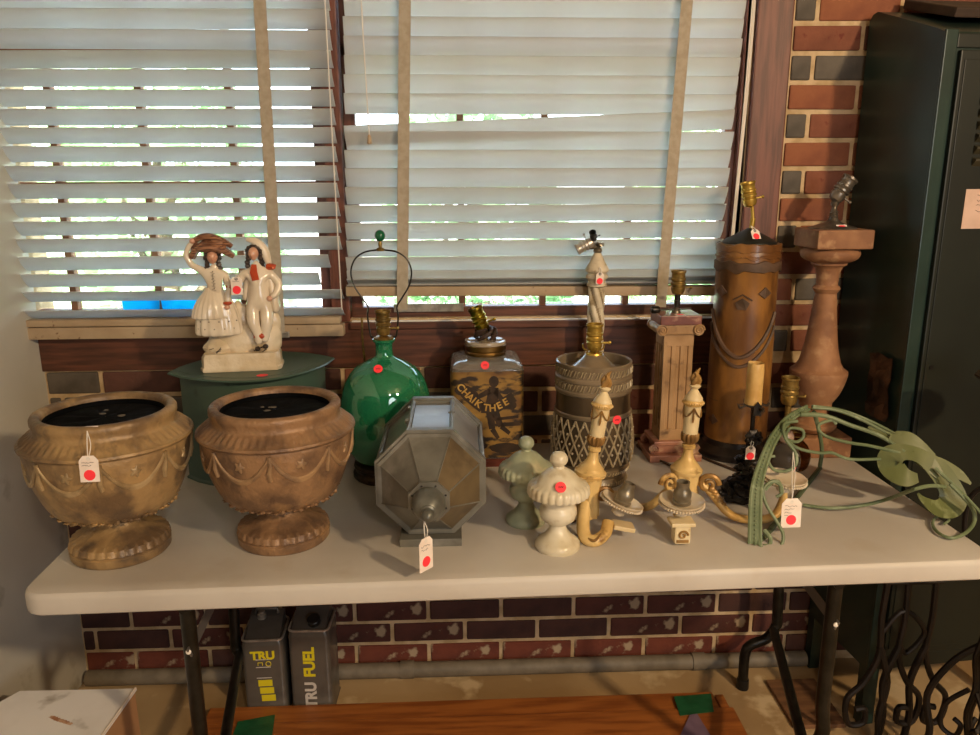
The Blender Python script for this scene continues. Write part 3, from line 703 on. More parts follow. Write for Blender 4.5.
MB().tube(spline([(-0.0640, 0.1150, 0.3740), (-0.0630, 0.1050, 0.3070), (-0.0560, 0.1150, 0.1990), (-.05, .115, .1), (-.02, .12, .01), (.05, .14, .006)], 6), .003, 6).build('cord', old_brass, ge, smooth=True)
sticker(ge, T((-0.0090, -0.0650, 0.2850)) @ Rm('X', 52) @ Rm('Z', 0), .0105)

# ================================================================ TEA JAR LAMP
je = empty('tea_jar_lamp', 'square glass tea jar lamp with a brown illustrated label and tilted brass socket', 'lamp', (.856, .675, .74), .02)
def rsq(h, r, z, n=6):
    o = []
    for sx, sy, a0 in ((1, 1, 0), (-1, 1, 90), (-1, -1, 180), (1, -1, 270)):
        for k in range(n+1): a = radians(a0+90*k/n); o.append((sx*(h-r)+r*cos(a), sy*(h-r)+r*sin(a), z))
    return o
def loft(rings, cap=True, wrap=False):
    n = len(rings[0]); v = [p for q in rings for p in q]; f = []
    for i in range(len(rings)-1):
        for k in range(n): f.append((i*n+k, i*n+(k+1) % n, (i+1)*n+(k+1) % n, (i+1)*n+k))
    if cap: f += [tuple(reversed(range(n))), tuple((len(rings)-1)*n+k for k in range(n))]
    return MB().add(v, f)
jg = M('jar_glass', 'f2f0e8', rough=.04, glass=.9, ior=1.3)
oj = [(.088, .018, .020), (.0905, .02, .03), (.0905, .02, .250), (.089, .024, .258), (.083, .032, .266), (.072, .040, .271), (.058, .050, .274), (.0505, .0500, .276)]
rings = [rsq(*q) for q in oj]+[rsq(max(h-.004, .047), min(r, .046), z-.003) for h, r, z in oj[::-1]]
loft(rings, cap=False).build('glass_jar', jg, je, smooth=True)
lab_m = M('old_label', '9c7836', '6b4a22', 9, rough=.6, c3='2f2216', s3=26, thr3=(.50, .60), stretch=(1, 1, 2.2))
loft([rsq(.0915, .02, .024), rsq(.0915, .02, .249)], cap=False).build('label', lab_m, je, smooth=True)
loft([rsq(.086, .02, .03), rsq(.086, .02, .252), rsq(.076, .03, .262)]).build('inner_lining', M('jar_inside', '5d4026', '3f2b1a', 10, rough=.8), je, smooth=True)
loft([rsq(.094, .014, 0), rsq(.094, .014, .016), rsq(.090, .014, .020)]).build('plinth', M('plinth_red', '6b3226', '542619', 20, rough=.4), je, smooth=30)
MB().lathe([(.050, .274), (.053, .276), (.0535, .282), (.0515, .286), (.0535, .289), (.0535, .300), (.051, .303)], 48).build('collar', M('brass_dull', '8d6c38', '6a4f2a', 20, rough=.35, metal=.9), je, smooth=30)
MB().lathe([(.0525, .302), (.0535, .306), (.052, .311), (.046, .3125), (.040, .309), (.020, .309), (.001, .312)], 48).build('lid', M('lid_cream', 'a79a88', '93836c', 20, rough=.15, coat=.6), je, smooth=True)
tan_ = M('tangle_dark', '3c2b22', '241a15', 30, rough=.6); random.seed(12); m = MB()
for k in range(16):
    a = k*1.3; m.tube(spline([(.024*cos(a), .024*sin(a), .312+.001*k), (.028*cos(a+.8), .026*sin(a+.8), .320+.0012*k), (.016*cos(a+1.9), .020*sin(a+1.9), .330+.001*k)], 4), .0042, 6)
m.build('dark_leaf_collar', tan_, je, smooth=True)
MB().tube([(0, 0, .309), (-.003, 0, .345)], .007, 10).build('stem', old_brass, je, smooth=True)
socket(je, T((-.004, -.004, .334)) @ Rm('Y', -20), M('brass_greenish', 'a8902e', '7c6a24', 30, rough=.28, metal=1), s=1.12)
dk = M('label_print', '2a1d12', '3d2a18', 40, rough=.7); lt = M('label_print_gold', 'c29a4c', 'a37a34', 30, rough=.7)
yf = -.0922; bn = M('label_band', '2c2015', '3a2a1a', 40, rough=.7)
def flat(name, polys, mat, y=yf, th=.0006):
    m = MB()
    if mat is dk: polys = [[(px*1.1, .075+(pz-.06)*1.28) for px, pz in p] for p in polys]
    for p in polys: m.prism(p, 'y', y, y+th)
    return m.build(name, mat, je)
def cap_(x0, z0, x1, z1, w0, w1):
    a = math.atan2(z1-z0, x1-x0)+pi/2; return [(x0+cos(a)*w0, z0+sin(a)*w0), (x1+cos(a)*w1, z1+sin(a)*w1), (x1-cos(a)*w1, z1-sin(a)*w1), (x0-cos(a)*w0, z0-sin(a)*w0)]
def disc(x, z, r, q=1): return [(x+r*cos(k*pi/6), z+r*q*sin(k*pi/6)) for k in range(12)]
flat('label_figure', [disc(.014, .176, .0115), cap_(.014, .165, .008, .125, .011, .014), cap_(.006, .158, -.030, .142, .006, .004), cap_(.016, .158, .042, .130, .006, .004), cap_(.004, .125, .010, .080, .010, .007),
     cap_(.012, .125, .030, .085, .010, .006), cap_(.010, .080, .024, .060, .006, .004), cap_(.030, .085, .050, .070, .005, .004), disc(-.034, .150, .013, .7), disc(.054, .128, .012, .8),
     cap_(.02, .100, .07, .104, .003, .003), cap_(.03, .088, .075, .090, .004, .004), disc(-.03, .045, .03, .3), disc(.04, .04, .036, .3), disc(-.055, .16, .02, .5)], dk)
flat('label_banner', [cap_(-.072, .216, -.046, .184, .0135, .0135), cap_(-.048, .187, -.012, .156, .0135, .0135), cap_(-.016, .157, .020, .154, .0135, .0135), cap_(.016, .153, .066, .184, .0135, .0135)], bn, yf-.0006)
for ch, x, z, a in (('C', -.067, .210, -50), ('H', -.055, .196, -48), ('A', -.044, .184, -44), ('I', -.035, .176, -40), ('K', -.024, .167, -36), ('T', -.004, .1565, -10), ('H', .012, .155, 4), ('E', .029, .161, 24), ('E', .045, .170, 28)):
    text('label_letter', ch, .0250, lt, je, T((x, yf-.0008, z)) @ Rm('X', 90) @ Rm('Z', a), .0003, .0006)
sticker(je, T((-.006, -.0850, .2640)) @ Rm('X', 62), .0105)

# ================================================================ OCTAGONAL LANTERN
le = empty('octagonal_lantern', 'grey metal octagonal lantern lying on its side with a pointed knob towards the viewer', 'lantern', (.729, .17, .74))
pew = M('pewter', '7c7a70', '67645b', 12, rough=.42, metal=.35, c3='96938a', s3=10, thr3=(.55, .7), bump=.1)
pew_b = M('pewter_brown', '75654a', '5c4e3a', 12, rough=.42, metal=.35, c3='7d6c50', s3=14, thr3=(.55, .7), bump=.12)
pane_m = M('dirty_glass', '827f78', '6d6a62', 8, rough=.34, metal=.3, coat=.1, c3='9a968e', s3=12, thr3=(.5, .75))
zc = .128
def oct_(R, y, z=zc): return [Vector((R*cos(radians(22.5+45*k)), y, z+R*sin(radians(22.5+45*k)))) for k in range(8)]
def frame(R0, R1, ya, yb, name='frame_ring', mat=pew):
    a, b, c, d = oct_(R0, ya), oct_(R1, ya), oct_(R1, yb), oct_(R0, yb)
    v = a+b+c+d; f = []
    for k in range(8):
        j = (k+1) % 8; f += [(k, j, 8+j, 8+k), (8+k, 8+j, 16+j, 16+k), (16+k, 16+j, 24+j, 24+k), (24+k, 24+j, j, k)]
    return MB().add(v, f).build(name, mat, le)
frame(.100, .1185, -.004, .010); frame(.110, .1165, .010, .018); frame(.104, .112, -.010, -.003); frame(.100, .1185, .222, .240); frame(.104, .114, .212, .224)
A, B = oct_(.112, .012), oct_(.112, .222)
for k in range(8):
    MB().tube([A[k], B[k]], .005, 6).build('corner_post', pew, le)
    j = (k+1) % 8; n_ = ((A[k]+A[j])/2-Vector((0, A[k].y, zc))).normalized()
    pts = [A[k].lerp(A[j], .06), A[k].lerp(A[j], .94), B[k].lerp(B[j], .94), B[k].lerp(B[j], .06)]
    q = [p-n_*.003 for p in pts]+[p-n_*.005 for p in pts]
    MB().add(q, [(0, 1, 2, 3), (7, 6, 5, 4)]+[(i, (i+1) % 4, 4+(i+1) % 4, 4+i) for i in range(4)]).build('pane', pane_m, le)
C0, C1 = oct_(.106, -.008), oct_(.039, -.092)
for k in range(8):
    j = (k+1) % 8; q = [C0[k], C0[j], C1[j], C1[k]]; ax = Vector((0, .004, 0))
    MB().add(q+[p+ax for p in q], [(0, 1, 2, 3), (7, 6, 5, 4)]+[(i, (i+1) % 4, 4+(i+1) % 4, 4+i) for i in range(4)]).build('roof_panel', pew_b if k in (0, 7, 6) else pew, le)
    MB().tube([C0[k]+Vector((0, -.001, 0)), C1[k]+Vector((0, -.001, 0))], .0014, 6).build('seam', pew, le)
frame(.001, .042, -.100, -.092, 'top_plate', pew)
for k in range(8): p = oct_(.034, -.101)[k]; MB().sphere(p, .0018, 6, 5).build('screw_head', black_metal, le)
Ry = T((0, -.098, zc)) @ Rm('X', 90)
MB().lathe(smooth_prof([(.030, 0), (.0315, .006), (.031, .018), (.026, .032), (.017, .042), (.012, .046)], 4)+[(.0135, .0475), (.0135, .050), (.010, .052)]+smooth_prof([(.0105, .053), (.0125, .059), (.011, .067), (.005, .073), (0, .075)], 3), 36, M4=Ry).build('finial', M('finial_grey', '74746c', '5c5c54', 20, rough=.4, metal=.4), le, smooth=True)
MB().bbox(-.064, .060, -.026, .10, 0, .0165, .0015).build('mounting_plate', pew, le)
MB().add(oct_(.112, .236)+oct_(.06, .262), [(k, (k+1) % 8, 8+(k+1) % 8, 8+k) for k in range(8)]+[tuple(range(8, 16)), tuple(range(8))]).build('rear_cap', pew, le)
m = MB().tube([B[1].lerp(A[1], .5)+Vector((.006, 0, .004)), B[1].lerp(A[1], .5)+Vector((-.008, 0, .004))], .002, 6); m.build('latch', pew, le)
for t in (.3, .75): p = A[2].lerp(B[2], t); MB().bbox(p.x-.010, p.x-.002, p.y-.008, p.y+.008, p.z-.004, p.z+.003, .001).build('hinge', pew, le)
hang_tag('pinkish tag turned sideways on a string from the knob of the grey lantern', (0.7240, 0.0080, 0.8200), (0.7210, 0.0250, 0.8510), .034, .058, 48, 0, .0100, 2)

# ================================================================ STONE FINIAL URNS
def lidded(label, x, y, s, mt, stick):
    e = empty('lidded_urn', label, 'urn', (x, y, .74), 0)
    body = [(.001, 0), (.043, 0), (.045, .004), (.044, .012), (.038, .018), (.028, .026), (.020, .036), (.0165, .044), (.0165, .050), (.022, .054), (.033, .062), (.037, .074), (.0365, .084), (.0315, .090), (.0315, .094), (.036, .102), (.040, .112), (.001, .112)]
    MB().lathe([(r*s, z*s) for r, z in body], 48, lambda i, a, r, z: (r*(1+.002*noise.noise((cos(a)*3, sin(a)*3, z*60))), z)).build('body', mt, e, smooth=50)
    lid = [(.040, .112), (.053, .111), (.058, .114), (.0595, .119), (.058, .129), (.054, .135), (.047, .138), (.040, .146), (.034, .153), (.026, .160), (.017, .165), (.012, .168)]
    def md(i, a, r, z): return (r*(1+.045*abs(cos(13*a))) if 2 <= i <= 5 else r, z)
    MB().lathe([(r*s, z*s) for r, z in lid], 156, md).build('lid', mt, e, smooth=50)
    MB().lathe([(.012*s, .167*s), (.010*s, .171*s)]+smooth_prof([(.010*s, .172*s), (.0165*s, .180*s), (.017*s, .188*s), (.012*s, .197*s), (.001, .201*s)], 4), 32).build('knob', mt, e, smooth=True)
    if stick: sticker(e, T((-.002, -.047*s, .146*s)) @ Rm('X', 55), .0105)
    return e
st1 = M('onyx_white', 'd9d0b8', 'c9bc9c', 16, rough=.35, coat=.2, c3='b9a888', s3=30, thr3=(.56, .72), bump=.15)
st2 = M('onyx_green', 'a9ae92', '8f957c', 12, rough=.4, coat=.15, c3='c2b898', s3=24, thr3=(.56, .7), bump=.15)
lidded('cream stone lidded urn with red sticker on its lid, near the front table edge', .979, .132, 1.0, st1, True)
lidded('greenish stone lidded urn without sticker, just behind the cream one', .926, .253, .955, st2, False)

# ================================================================ CERAMIC DRUM LAMP
ce = empty('ceramic_drum_lamp', 'stout brown glazed ceramic lamp with diamond lattice band and brass socket', 'lamp', (1.108, .505, .74))
cg = M('ceramic_brown', '80705a', '675843', 10, rough=.3, coat=.4, bump=.1)
cgd = M('ceramic_dark', '4e3f2c', '3c3022', 12, rough=.3, coat=.4); crl = M('ceramic_relief', 'a09072', '8a7a5c', 30, rough=.35, coat=.3)
cp = [(.001, 0), (.086, 0), (.088, .006), (.084, .014), (.080, .020), (.084, .026), (.090, .031), (.091, .038), (.087, .043), (.0905, .050), (.0965, .055), (.098, .075), (.098, .100), (.0965, .125), (.093, .150), (.0905, .168), (.0925, .171), (.0925, .176), (.0895, .179), (.0885, .205), (.0885, .222), (.0915, .225), (.0915, .231), (.0885, .235), (.0885, .252), (.0915, .255), (.0915, .261), (.0885, .265), (.0885, .287), (.0900, .290), (.090, .294), (.087, .296), (.0835, .293), (.081, .272), (.066, .270), (.045, .284), (.028, .300), (.022, .308), (.001, .310)]
def cmi(i, a): return 1 if cp[i][1] >= .178 and cp[i+1][1] <= .2235 or (cp[i][1] >= .049 and cp[i+1][1] < .17) else 0
MB().lathe(cp, 72, mif=cmi).build('body', [cg, cgd], ce, smooth=35)
def surf(pr, a, z, off=0): r = interp(pr, z)+off; return (r*cos(a), r*sin(a), z)
m = MB(); n = 26
for k in range(n):
    for sg in (1, -1):
        a0 = 2*pi*k/n; pts = [surf(cp, a0+sg*(q/12)*2*pi/n*2, .057+q*.1085/12, .0006) for q in range(13)]; m.tube(pts, .0024, 5)
o = m.build('lattice_relief', crl, ce); o['kind'] = 'stuff'
m = MB()
for k in range(n*3):
    for row in range(5):
        if (k+row) % 3 == 0: m.sphere(surf(cp, 2*pi*(k+.5)/(n*3), .066+row*.022, .001), .0034, 6, 4)
o = m.build('lattice_knobs', crl, ce); o['kind'] = 'stuff'
m = MB()
for zz in (.2435, .276):
    for k in range(64):
        a = 2*pi*k/64; m.tube([surf(cp, a-.045, zz-.0075, .0006), surf(cp, a, zz+.004*(-1)**k, .002), surf(cp, a+.045, zz+.0075, .0006)], .0017, 4)
for k in range(70):
    a = 2*pi*k/70; m.tube([surf(cp, a, .0315, .001), surf(cp, a+.05, .0385, .001)], .0017, 4)
    m.tube([surf(cp, a, .004, .0005), surf(cp, a+.04, .012, .0005)], .0016, 4)
o = m.build('braid_relief', crl, ce); o['kind'] = 'stuff'
MB().lathe([(.022, .306), (.020, .312), (.012, .316), (.001, .316)], 24).build('socket_base', brass, ce, smooth=True)
m = MB()
for k in range(3): a = 2*pi*k/3+.5; m.tube(spline([(.010*cos(a), .010*sin(a), .314), (.026*cos(a), .026*sin(a), .318), (.030*cos(a), .030*sin(a), .330)], 4), .0022, 6)
m.build('shade_lugs', brass, ce, smooth=True)
socket(ce, T((0, 0, .315)), brass, s=1.12)
sticker(ce, T((0.0420, -0.0850, 0.1710)) @ Rm('Z', 12) @ Rm('X', 88), .0105)

# ================================================================ TWISTED COLUMN LAMP
se = empty('twisted_column_lamp', 'tall cream column lamp with twisted grooves, standing behind the ceramic drum lamp', 'lamp', (1.148, .722, .74))
crm = M('cream_paint', 'cfc2a8', 'b8a88a', 20, rough=.45, c3='8a7554', s3=40, thr3=(.6, .72)); gro = M('groove_gilt', '8f7c5c', '76664c', 30, rough=.45)
MB().lathe([(.001, 0), (.062, 0), (.062, .012), (.05, .018), (.045, .03), (.028, .045), (.024, .06), (.028, .066), (.022, .072)], 40).build('base', crm, se, smooth=30)
zz = [.070+.370*k/60 for k in range(61)]
def tw(i, a, r, z): return (r*(1+.11*cos(5*a+z*95)), z)
MB().lathe([(.0225-.0022*k/60, z) for k, z in enumerate(zz)], 72, tw, mif=lambda i, a: 1 if cos(5*a+(zz[min(i, 59)]+.003)*95) < -.72 else 0).build('twisted_shaft', [crm, gro], se, smooth=60)
MB().lathe([(.021, .438), (.026, .442), (.0255, .447), (.022, .450), (.0235, .458), (.028, .462), (.0285, .468), (.024, .472)]+smooth_prof([(.023, .474), (.030, .480), (.0285, .488), (.020, .503), (.011, .522), (.009, .528)], 4), 36).build('capital', crm, se, smooth=40)
m = MB().lathe([(.009, .526), (.012, .531), (.010, .537), (.006, .540), (.007, .548), (.001, .552)], 18)
m.tube([(0, 0, .540), (-.022, -.004, .541)], .0055, 8).build('swivel', M('swivel_metal', '7c7462', '544c40', 40, rough=.35, metal=.6), se, smooth=True)
m = MB()
for k in range(4): a = k*1.57; m.tube(spline([(0, 0, .54), (.012*cos(a), .01*sin(a), .55), (.015*cos(a+.5), .012*sin(a), .543)], 4), .0035, 6)
m.build('cluster_leaves', MATS['swivel_metal'], se, smooth=True)
socket(se, T((-.012, -.004, .557)) @ Rm('Y', -118), steel, s=.82)
socket(se, T((-.012, -.012, .560)) @ Rm('Y', -20) @ Rm('X', 40), M('black_socket', '1c1a19', rough=.35), s=.5)
hang_tag('white tag with red dot on the neck of the twisted column lamp', (1.1490, 0.6850, 1.2160), (1.1490, 0.6900, 1.2330), .020, .026, 6, 4, .008, 0)

# ================================================================ SQUARE IONIC COLUMN LAMP
ie = empty('square_column_lamp', 'square fluted column lamp with scrolled capital and reddish marble top and base', 'lamp', (1.341, .655, .74), .02)
mar = M('red_marble', '8f5a48', '6c3f34', 14, rough=.35, c3='b08a70', s3=24, thr3=(.56, .66), bump=.1); ter = M('column_paint', 'b08c62', '927048', 10, rough=.55, c3='6d5238', s3=26, thr3=(.56, .68), bump=.2)
pk = M('pink_marble', 'a8755e', '8a5a48', 14, rough=.4, c3='c0a080', s3=24, thr3=(.56, .66), bump=.15)
MB().bbox(-.068, .068, -.066, .066, 0, .018, .002).build('plinth', pk, ie); MB().bbox(-.055, .055, -.052, .052, .040, .052, .003).build('base_moulding', pk, ie)
# fluted shaft: grooved outline extruded
h = .0375; pts = []
def side(fn):
    for k, x in enumerate((-1, -.70, -.64, -.50, -.44, -.16, -.10, .10, .16, .44, .50, .64, .70)):
        d = .0035 if k in (2, 3, 6, 7, 10, 11) else 0
        pts.append(fn(x*h, d))
side(lambda x, d: (x, -h+d)); side(lambda x, d: (h-d, x)); side(lambda x, d: (-x, h-d)); side(lambda x, d: (-h+d, -x))
MB().prism(pts, 'z', .075, .315).build('shaft', ter, ie)
for za, zb in ((.050, .080), (.300, .332)): MB().bbox(-h-.0006, h+.0006, -h-.0006, h+.0006, za, zb, .001).build('shaft_block', ter, ie)
def volute(cx, cz, R, y0, sgn, up=1):
    m = MB(); sp = []
    for q in range(40):
        t = q/39; a = t*4.2*pi; r = R*(1-t*.86); sp.append((cx+sgn*r*cos(a), y0, cz+up*r*sin(a)))
    m.tube(sp, .0024, 5)
    m.lathe([(R*.96, 0), (R*.96, .010)], 20, M4=T((cx, y0+.0105, cz)) @ Rm('X', 90))
    return m
for zc_, up, nm, R in ((.343, 1, 'capital_volute', .0145), (.030, 1, 'base_volute', .0135)):
    for yy in (-.050, .040):
        for sg in (-1, 1): volute(sg*(.046 if up and zc_ > .1 else .052), zc_, R, yy, sg, up).build(nm, ter if zc_ > .1 else pk, ie, smooth=40)
    MB().bbox(-.044, .044, -.046, .046, zc_-.012, zc_+.013, .003).build('capital_block' if zc_ > .1 else 'base_block', ter if zc_ > .1 else pk, ie)
m = MB()
for sg in (-1, 1): m.tube([(sg*.046, -.042, .343), (sg*.046, .042, .343)], .0135, 14); 
m.build('capital_rolls', ter, ie, smooth=True)
MB().bbox(-.052, .052, -.050, .050, .356, .380, .002).build('top_plate', mar, ie)
MB().lathe([(.012, .380), (.010, .386), (.006, .388), (.006, .410), (.008, .412), (.001, .414)], 18).build('stem', MATS['swivel_metal'], ie, smooth=True)
MB().tube([(.002, 0, .395), (.002, 0, .430)], .008, 10).build('socket_stub', black_metal, ie, smooth=True)
m = MB().tube([(-.046, .004, .387), (.040, .004, .389)], .0026, 8); m.lathe([(.008, 0), (.010, .004), (.010, .018), (.006, .022)], 16, M4=T((-.042, .004, .387)) @ Rm('Y', -90)); m.build('switch_rod', black_metal, ie, smooth=True)
socket(ie, T((.002, 0, .425)), old_brass, s=1.05)
q = MB().box(-.013, .013, -.009, .009, .3802, .3808).build('price_label', card, ie, loc=(.0, -.036, 0)); q['label'] = 'white and red price label'
MB().sphere((0, 0, .381), .0075, 12, 6, sc=(1.2, .8, .12)).build('red_dot', red_dot, q)
MB().tube(spline([(-.02, .066, .006), (-.07, .060, .005), (-.05, -.04, .005), (-.02, -.12, .005), (-.06, -.2, .005)], 8), .0035, 6).build('cord', M('brown_cord', '3f2c1e', rough=.5), ie, smooth=True)

# ================================================================ TIKI DRUM LAMP
ti = empty('carved_bamboo_lamp', 'tall orange-brown carved bamboo cylinder lamp with dark chevron bands and brass socket', 'lamp', (1.520, .665, .74))
bam = M('bamboo', '8c602c', '633f1e', 5, rough=.35, coat=.3, stretch=(3, 3, 1.2), c3='3c2412', s3=7, thr3=(.54, .72), bump=.08); bdk = M('bamboo_dark', '5f4838', '42301f', 16, rough=.6, bump=.4)
tp_ = [(.001, .030), (.080, .030), (.081, .05), (.079, .10), (.079, .25), (.0765, .41), (.0765, .485), (.0775, .488), (.0775, .549), (.075, .553), (.001, .553)]
MB().lathe(tp_, 64, lambda i, a, r, z: (r*(1+.006*noise.noise((cos(a)*2, sin(a)*2, z*8))), z)).build('trunk', bam, ti, smooth=40)
MB().lathe([(.001, 0), (.100, 0), (.102, .006), (.101, .018), (.093, .026), (.085, .034), (.083, .046), (.080, .048)], 56).build('base', M('black_wood', '1b1512', '2a201a', 20, rough=.3, coat=.3), ti, smooth=35)
def ringband(z0, z1, amp, off, name, seed, mat=bdk):
    pr = [(.0765, z0), (.0765+off, z0+.002), (.0765+off, z1-.002), (.0765, z1)]
    def md(i, a, r, z): return (r, z+amp*noise.noise((cos(a)*3+seed, sin(a)*3, seed+(i > 1)*4)))
    MB().lathe(pr, 72, md, cap=False).build(name, mat, ti, smooth=35)
ringband(.486, .512, .009, .005, 'bark_band', 3); ringband(.518, .526, .008, .003, 'bark_band', 7, bam); ringband(.534, .554, .006, .003, 'bark_band', 9, bam); ringband(.052, .058, .002, .003, 'bark_band', 12); ringband(.150, .156, .004, .0025, 'bark_band', 15)
def chev(apex_a, zt, zb, span, w_, name='chevron_band'):
    for sg in (-1, 1):
        pts = []
        for q in range(13):
            t = q/12; a = apex_a+sg*span*t; zz_ = zb+(zt-zb)*(t**1.7); pts.append((.0785*cos(a), .0785*sin(a), zz_))
        MB().tube(pts, w_, 6, flat=.8).build(name, bdk, ti, smooth=True)
fa = -pi/2-.42    # faces the camera
chev(fa, .385, .274, 1.25, .0068); chev(fa, .350, .250, 1.3, .0060); chev(fa+pi, .31, .23, 1.3, .0055)
def patch(a0, z0, poly, name='carved_plate'):
    v = []
    for rr_ in (.0755, .0805):
        for s_, t_ in poly: a = a0+s_/.078; v.append((rr_*cos(a), rr_*sin(a), z0+t_))
    n = len(poly); f = [tuple(reversed(range(n))), tuple(range(n, 2*n))]+[(i, (i+1) % n, n+(i+1) % n, n+i) for i in range(n)]
    MB().add(v, f).build(name, bdk, ti)
pent = [(-.010, -.013), (.010, -.013), (.017, .004), (0, .016), (-.017, .004)]
patch(fa, .408, pent); dia = [(0, -.013), (.018, 0), (0, .015), (-.018, 0)]
patch(fa-.75, .436, dia); patch(fa+.70, .436, dia); patch(fa-.75, .10, dia); patch(fa+.9, .13, dia)
for sg in (-1, 1): MB().tube([(.0775*cos(fa+sg*q), .0775*sin(fa+sg*q), .432-.045*q) for q in (0, .1, .2, .3)], .002, 5).build('carved_line', bdk, ti)
MB().lathe(smooth_prof([(.067, .553), (.066, .557), (.052, .566), (.030, .577), (.012, .587), (.006, .590)], 4), 40).build('dome_cap', M('cap_dark', '2c2f2c', '20221f', 30, rough=.4, metal=.4), ti, smooth=True)
MB().tube([(.004, 0, .585), (.006, 0, .615)], .0065, 12).tube([(.006, 0, .612), (.001, 0, .648)], .0045, 10).build('stem', brass, ti, smooth=True)
socket(ti, T((-.003, 0, .642)) @ Rm('Y', -11), brass, s=1.05)
MB().tube(spline([(.02, .098, .01), (.05, .11, .004), (-.09, .09, .004), (-.11, -.02, .004), (-.06, -.13, .004), (.0, -.22, .004)], 8), .0035, 6).build('cord', MATS['brown_cord'], ti, smooth=True)
hang_tag('white tag with a red dot on the dark dome of the bamboo lamp', (1.5100, 0.6050, 1.3270), (1.5030, 0.6150, 1.3380), .022, .022, 8, -35, .008, 0)

# ================================================================ TERRACOTTA BALUSTER LAMP
be = empty('terracotta_baluster_lamp', 'terracotta baluster lamp with a square cap and tilted silver socket', 'lamp', (1.730, .665, .74))
tc_ = M('terracotta', 'a07450', '80583c', 10, rough=.7, c3='b08a64', s3=34, thr3=(.55, .76), bump=.3, bscale=60)
MB().bbox(-.062, .076, -.066, .066, 0, .055, .004).build('square_base', tc_, be)
bp_ = [(.038, .055)]+[(.050, .060), (.058, .072), (.056, .082)]+smooth_prof([(.047, .088), (.034, .098), (.030, .112), (.034, .122)], 3)+[(.041, .126), (.041, .134)]+smooth_prof([(.042, .138), (.056, .160), (.067, .190), (.072, .212), (.0715, .222)], 3)+[(.066, .226), (.060, .230)]+smooth_prof([(.052, .244), (.042, .285), (.034, .345), (.0285, .40), (.026, .425)], 3)+[(.031, .432), (.034, .437), (.031, .442), (.0265, .446)]+smooth_prof([(.0265, .450), (.028, .475), (.034, .492)], 3)+[(.043, .498), (.044, .504)]+smooth_prof([(.052, .506), (.066, .514), (.0715, .527), (.068, .536), (.056, .541)], 3)
MB().lathe(bp_, 56, lambda i, a, r, z: (r*(1+.012*noise.noise((cos(a)*2, sin(a)*2, z*14))), z)).build('baluster', tc_, be, smooth=40)
MB().bbox(-.066, .074, -.070, .070, .541, .588, .004).build('square_cap', tc_, be)
pv = M('pewter_fitting', '857b6e', '5c554b', 30, rough=.30, metal=.65)
MB().lathe(smooth_prof([(.058, .588), (.056, .591), (.034, .598), (.016, .606), (.010, .615)], 3)+[(.012, .617), (.009, .620), (.012, .623), (.0085, .626), (.011, .629), (.0075, .632), (.006, .640), (.009, .645), (.010, .652), (.006, .657)], 28).build('fitting', pv, be, smooth=40)
socket(be, T((-.004, 0, .655)) @ Rm('Y', 34), pv, s=1.15)
q = MB().box(-.013, .013, -.0005, .0005, 0, .011).build('price_label', card, be, loc=(.004, -.0445, .5915)); q.rotation_euler = (radians(-50), 0, 0); q['label'] = 'white and red price label'
MB().sphere((0, -.0008, .0055), .0045, 12, 6, sc=(2, .12, .8)).build('red_mark', red_dot, q)

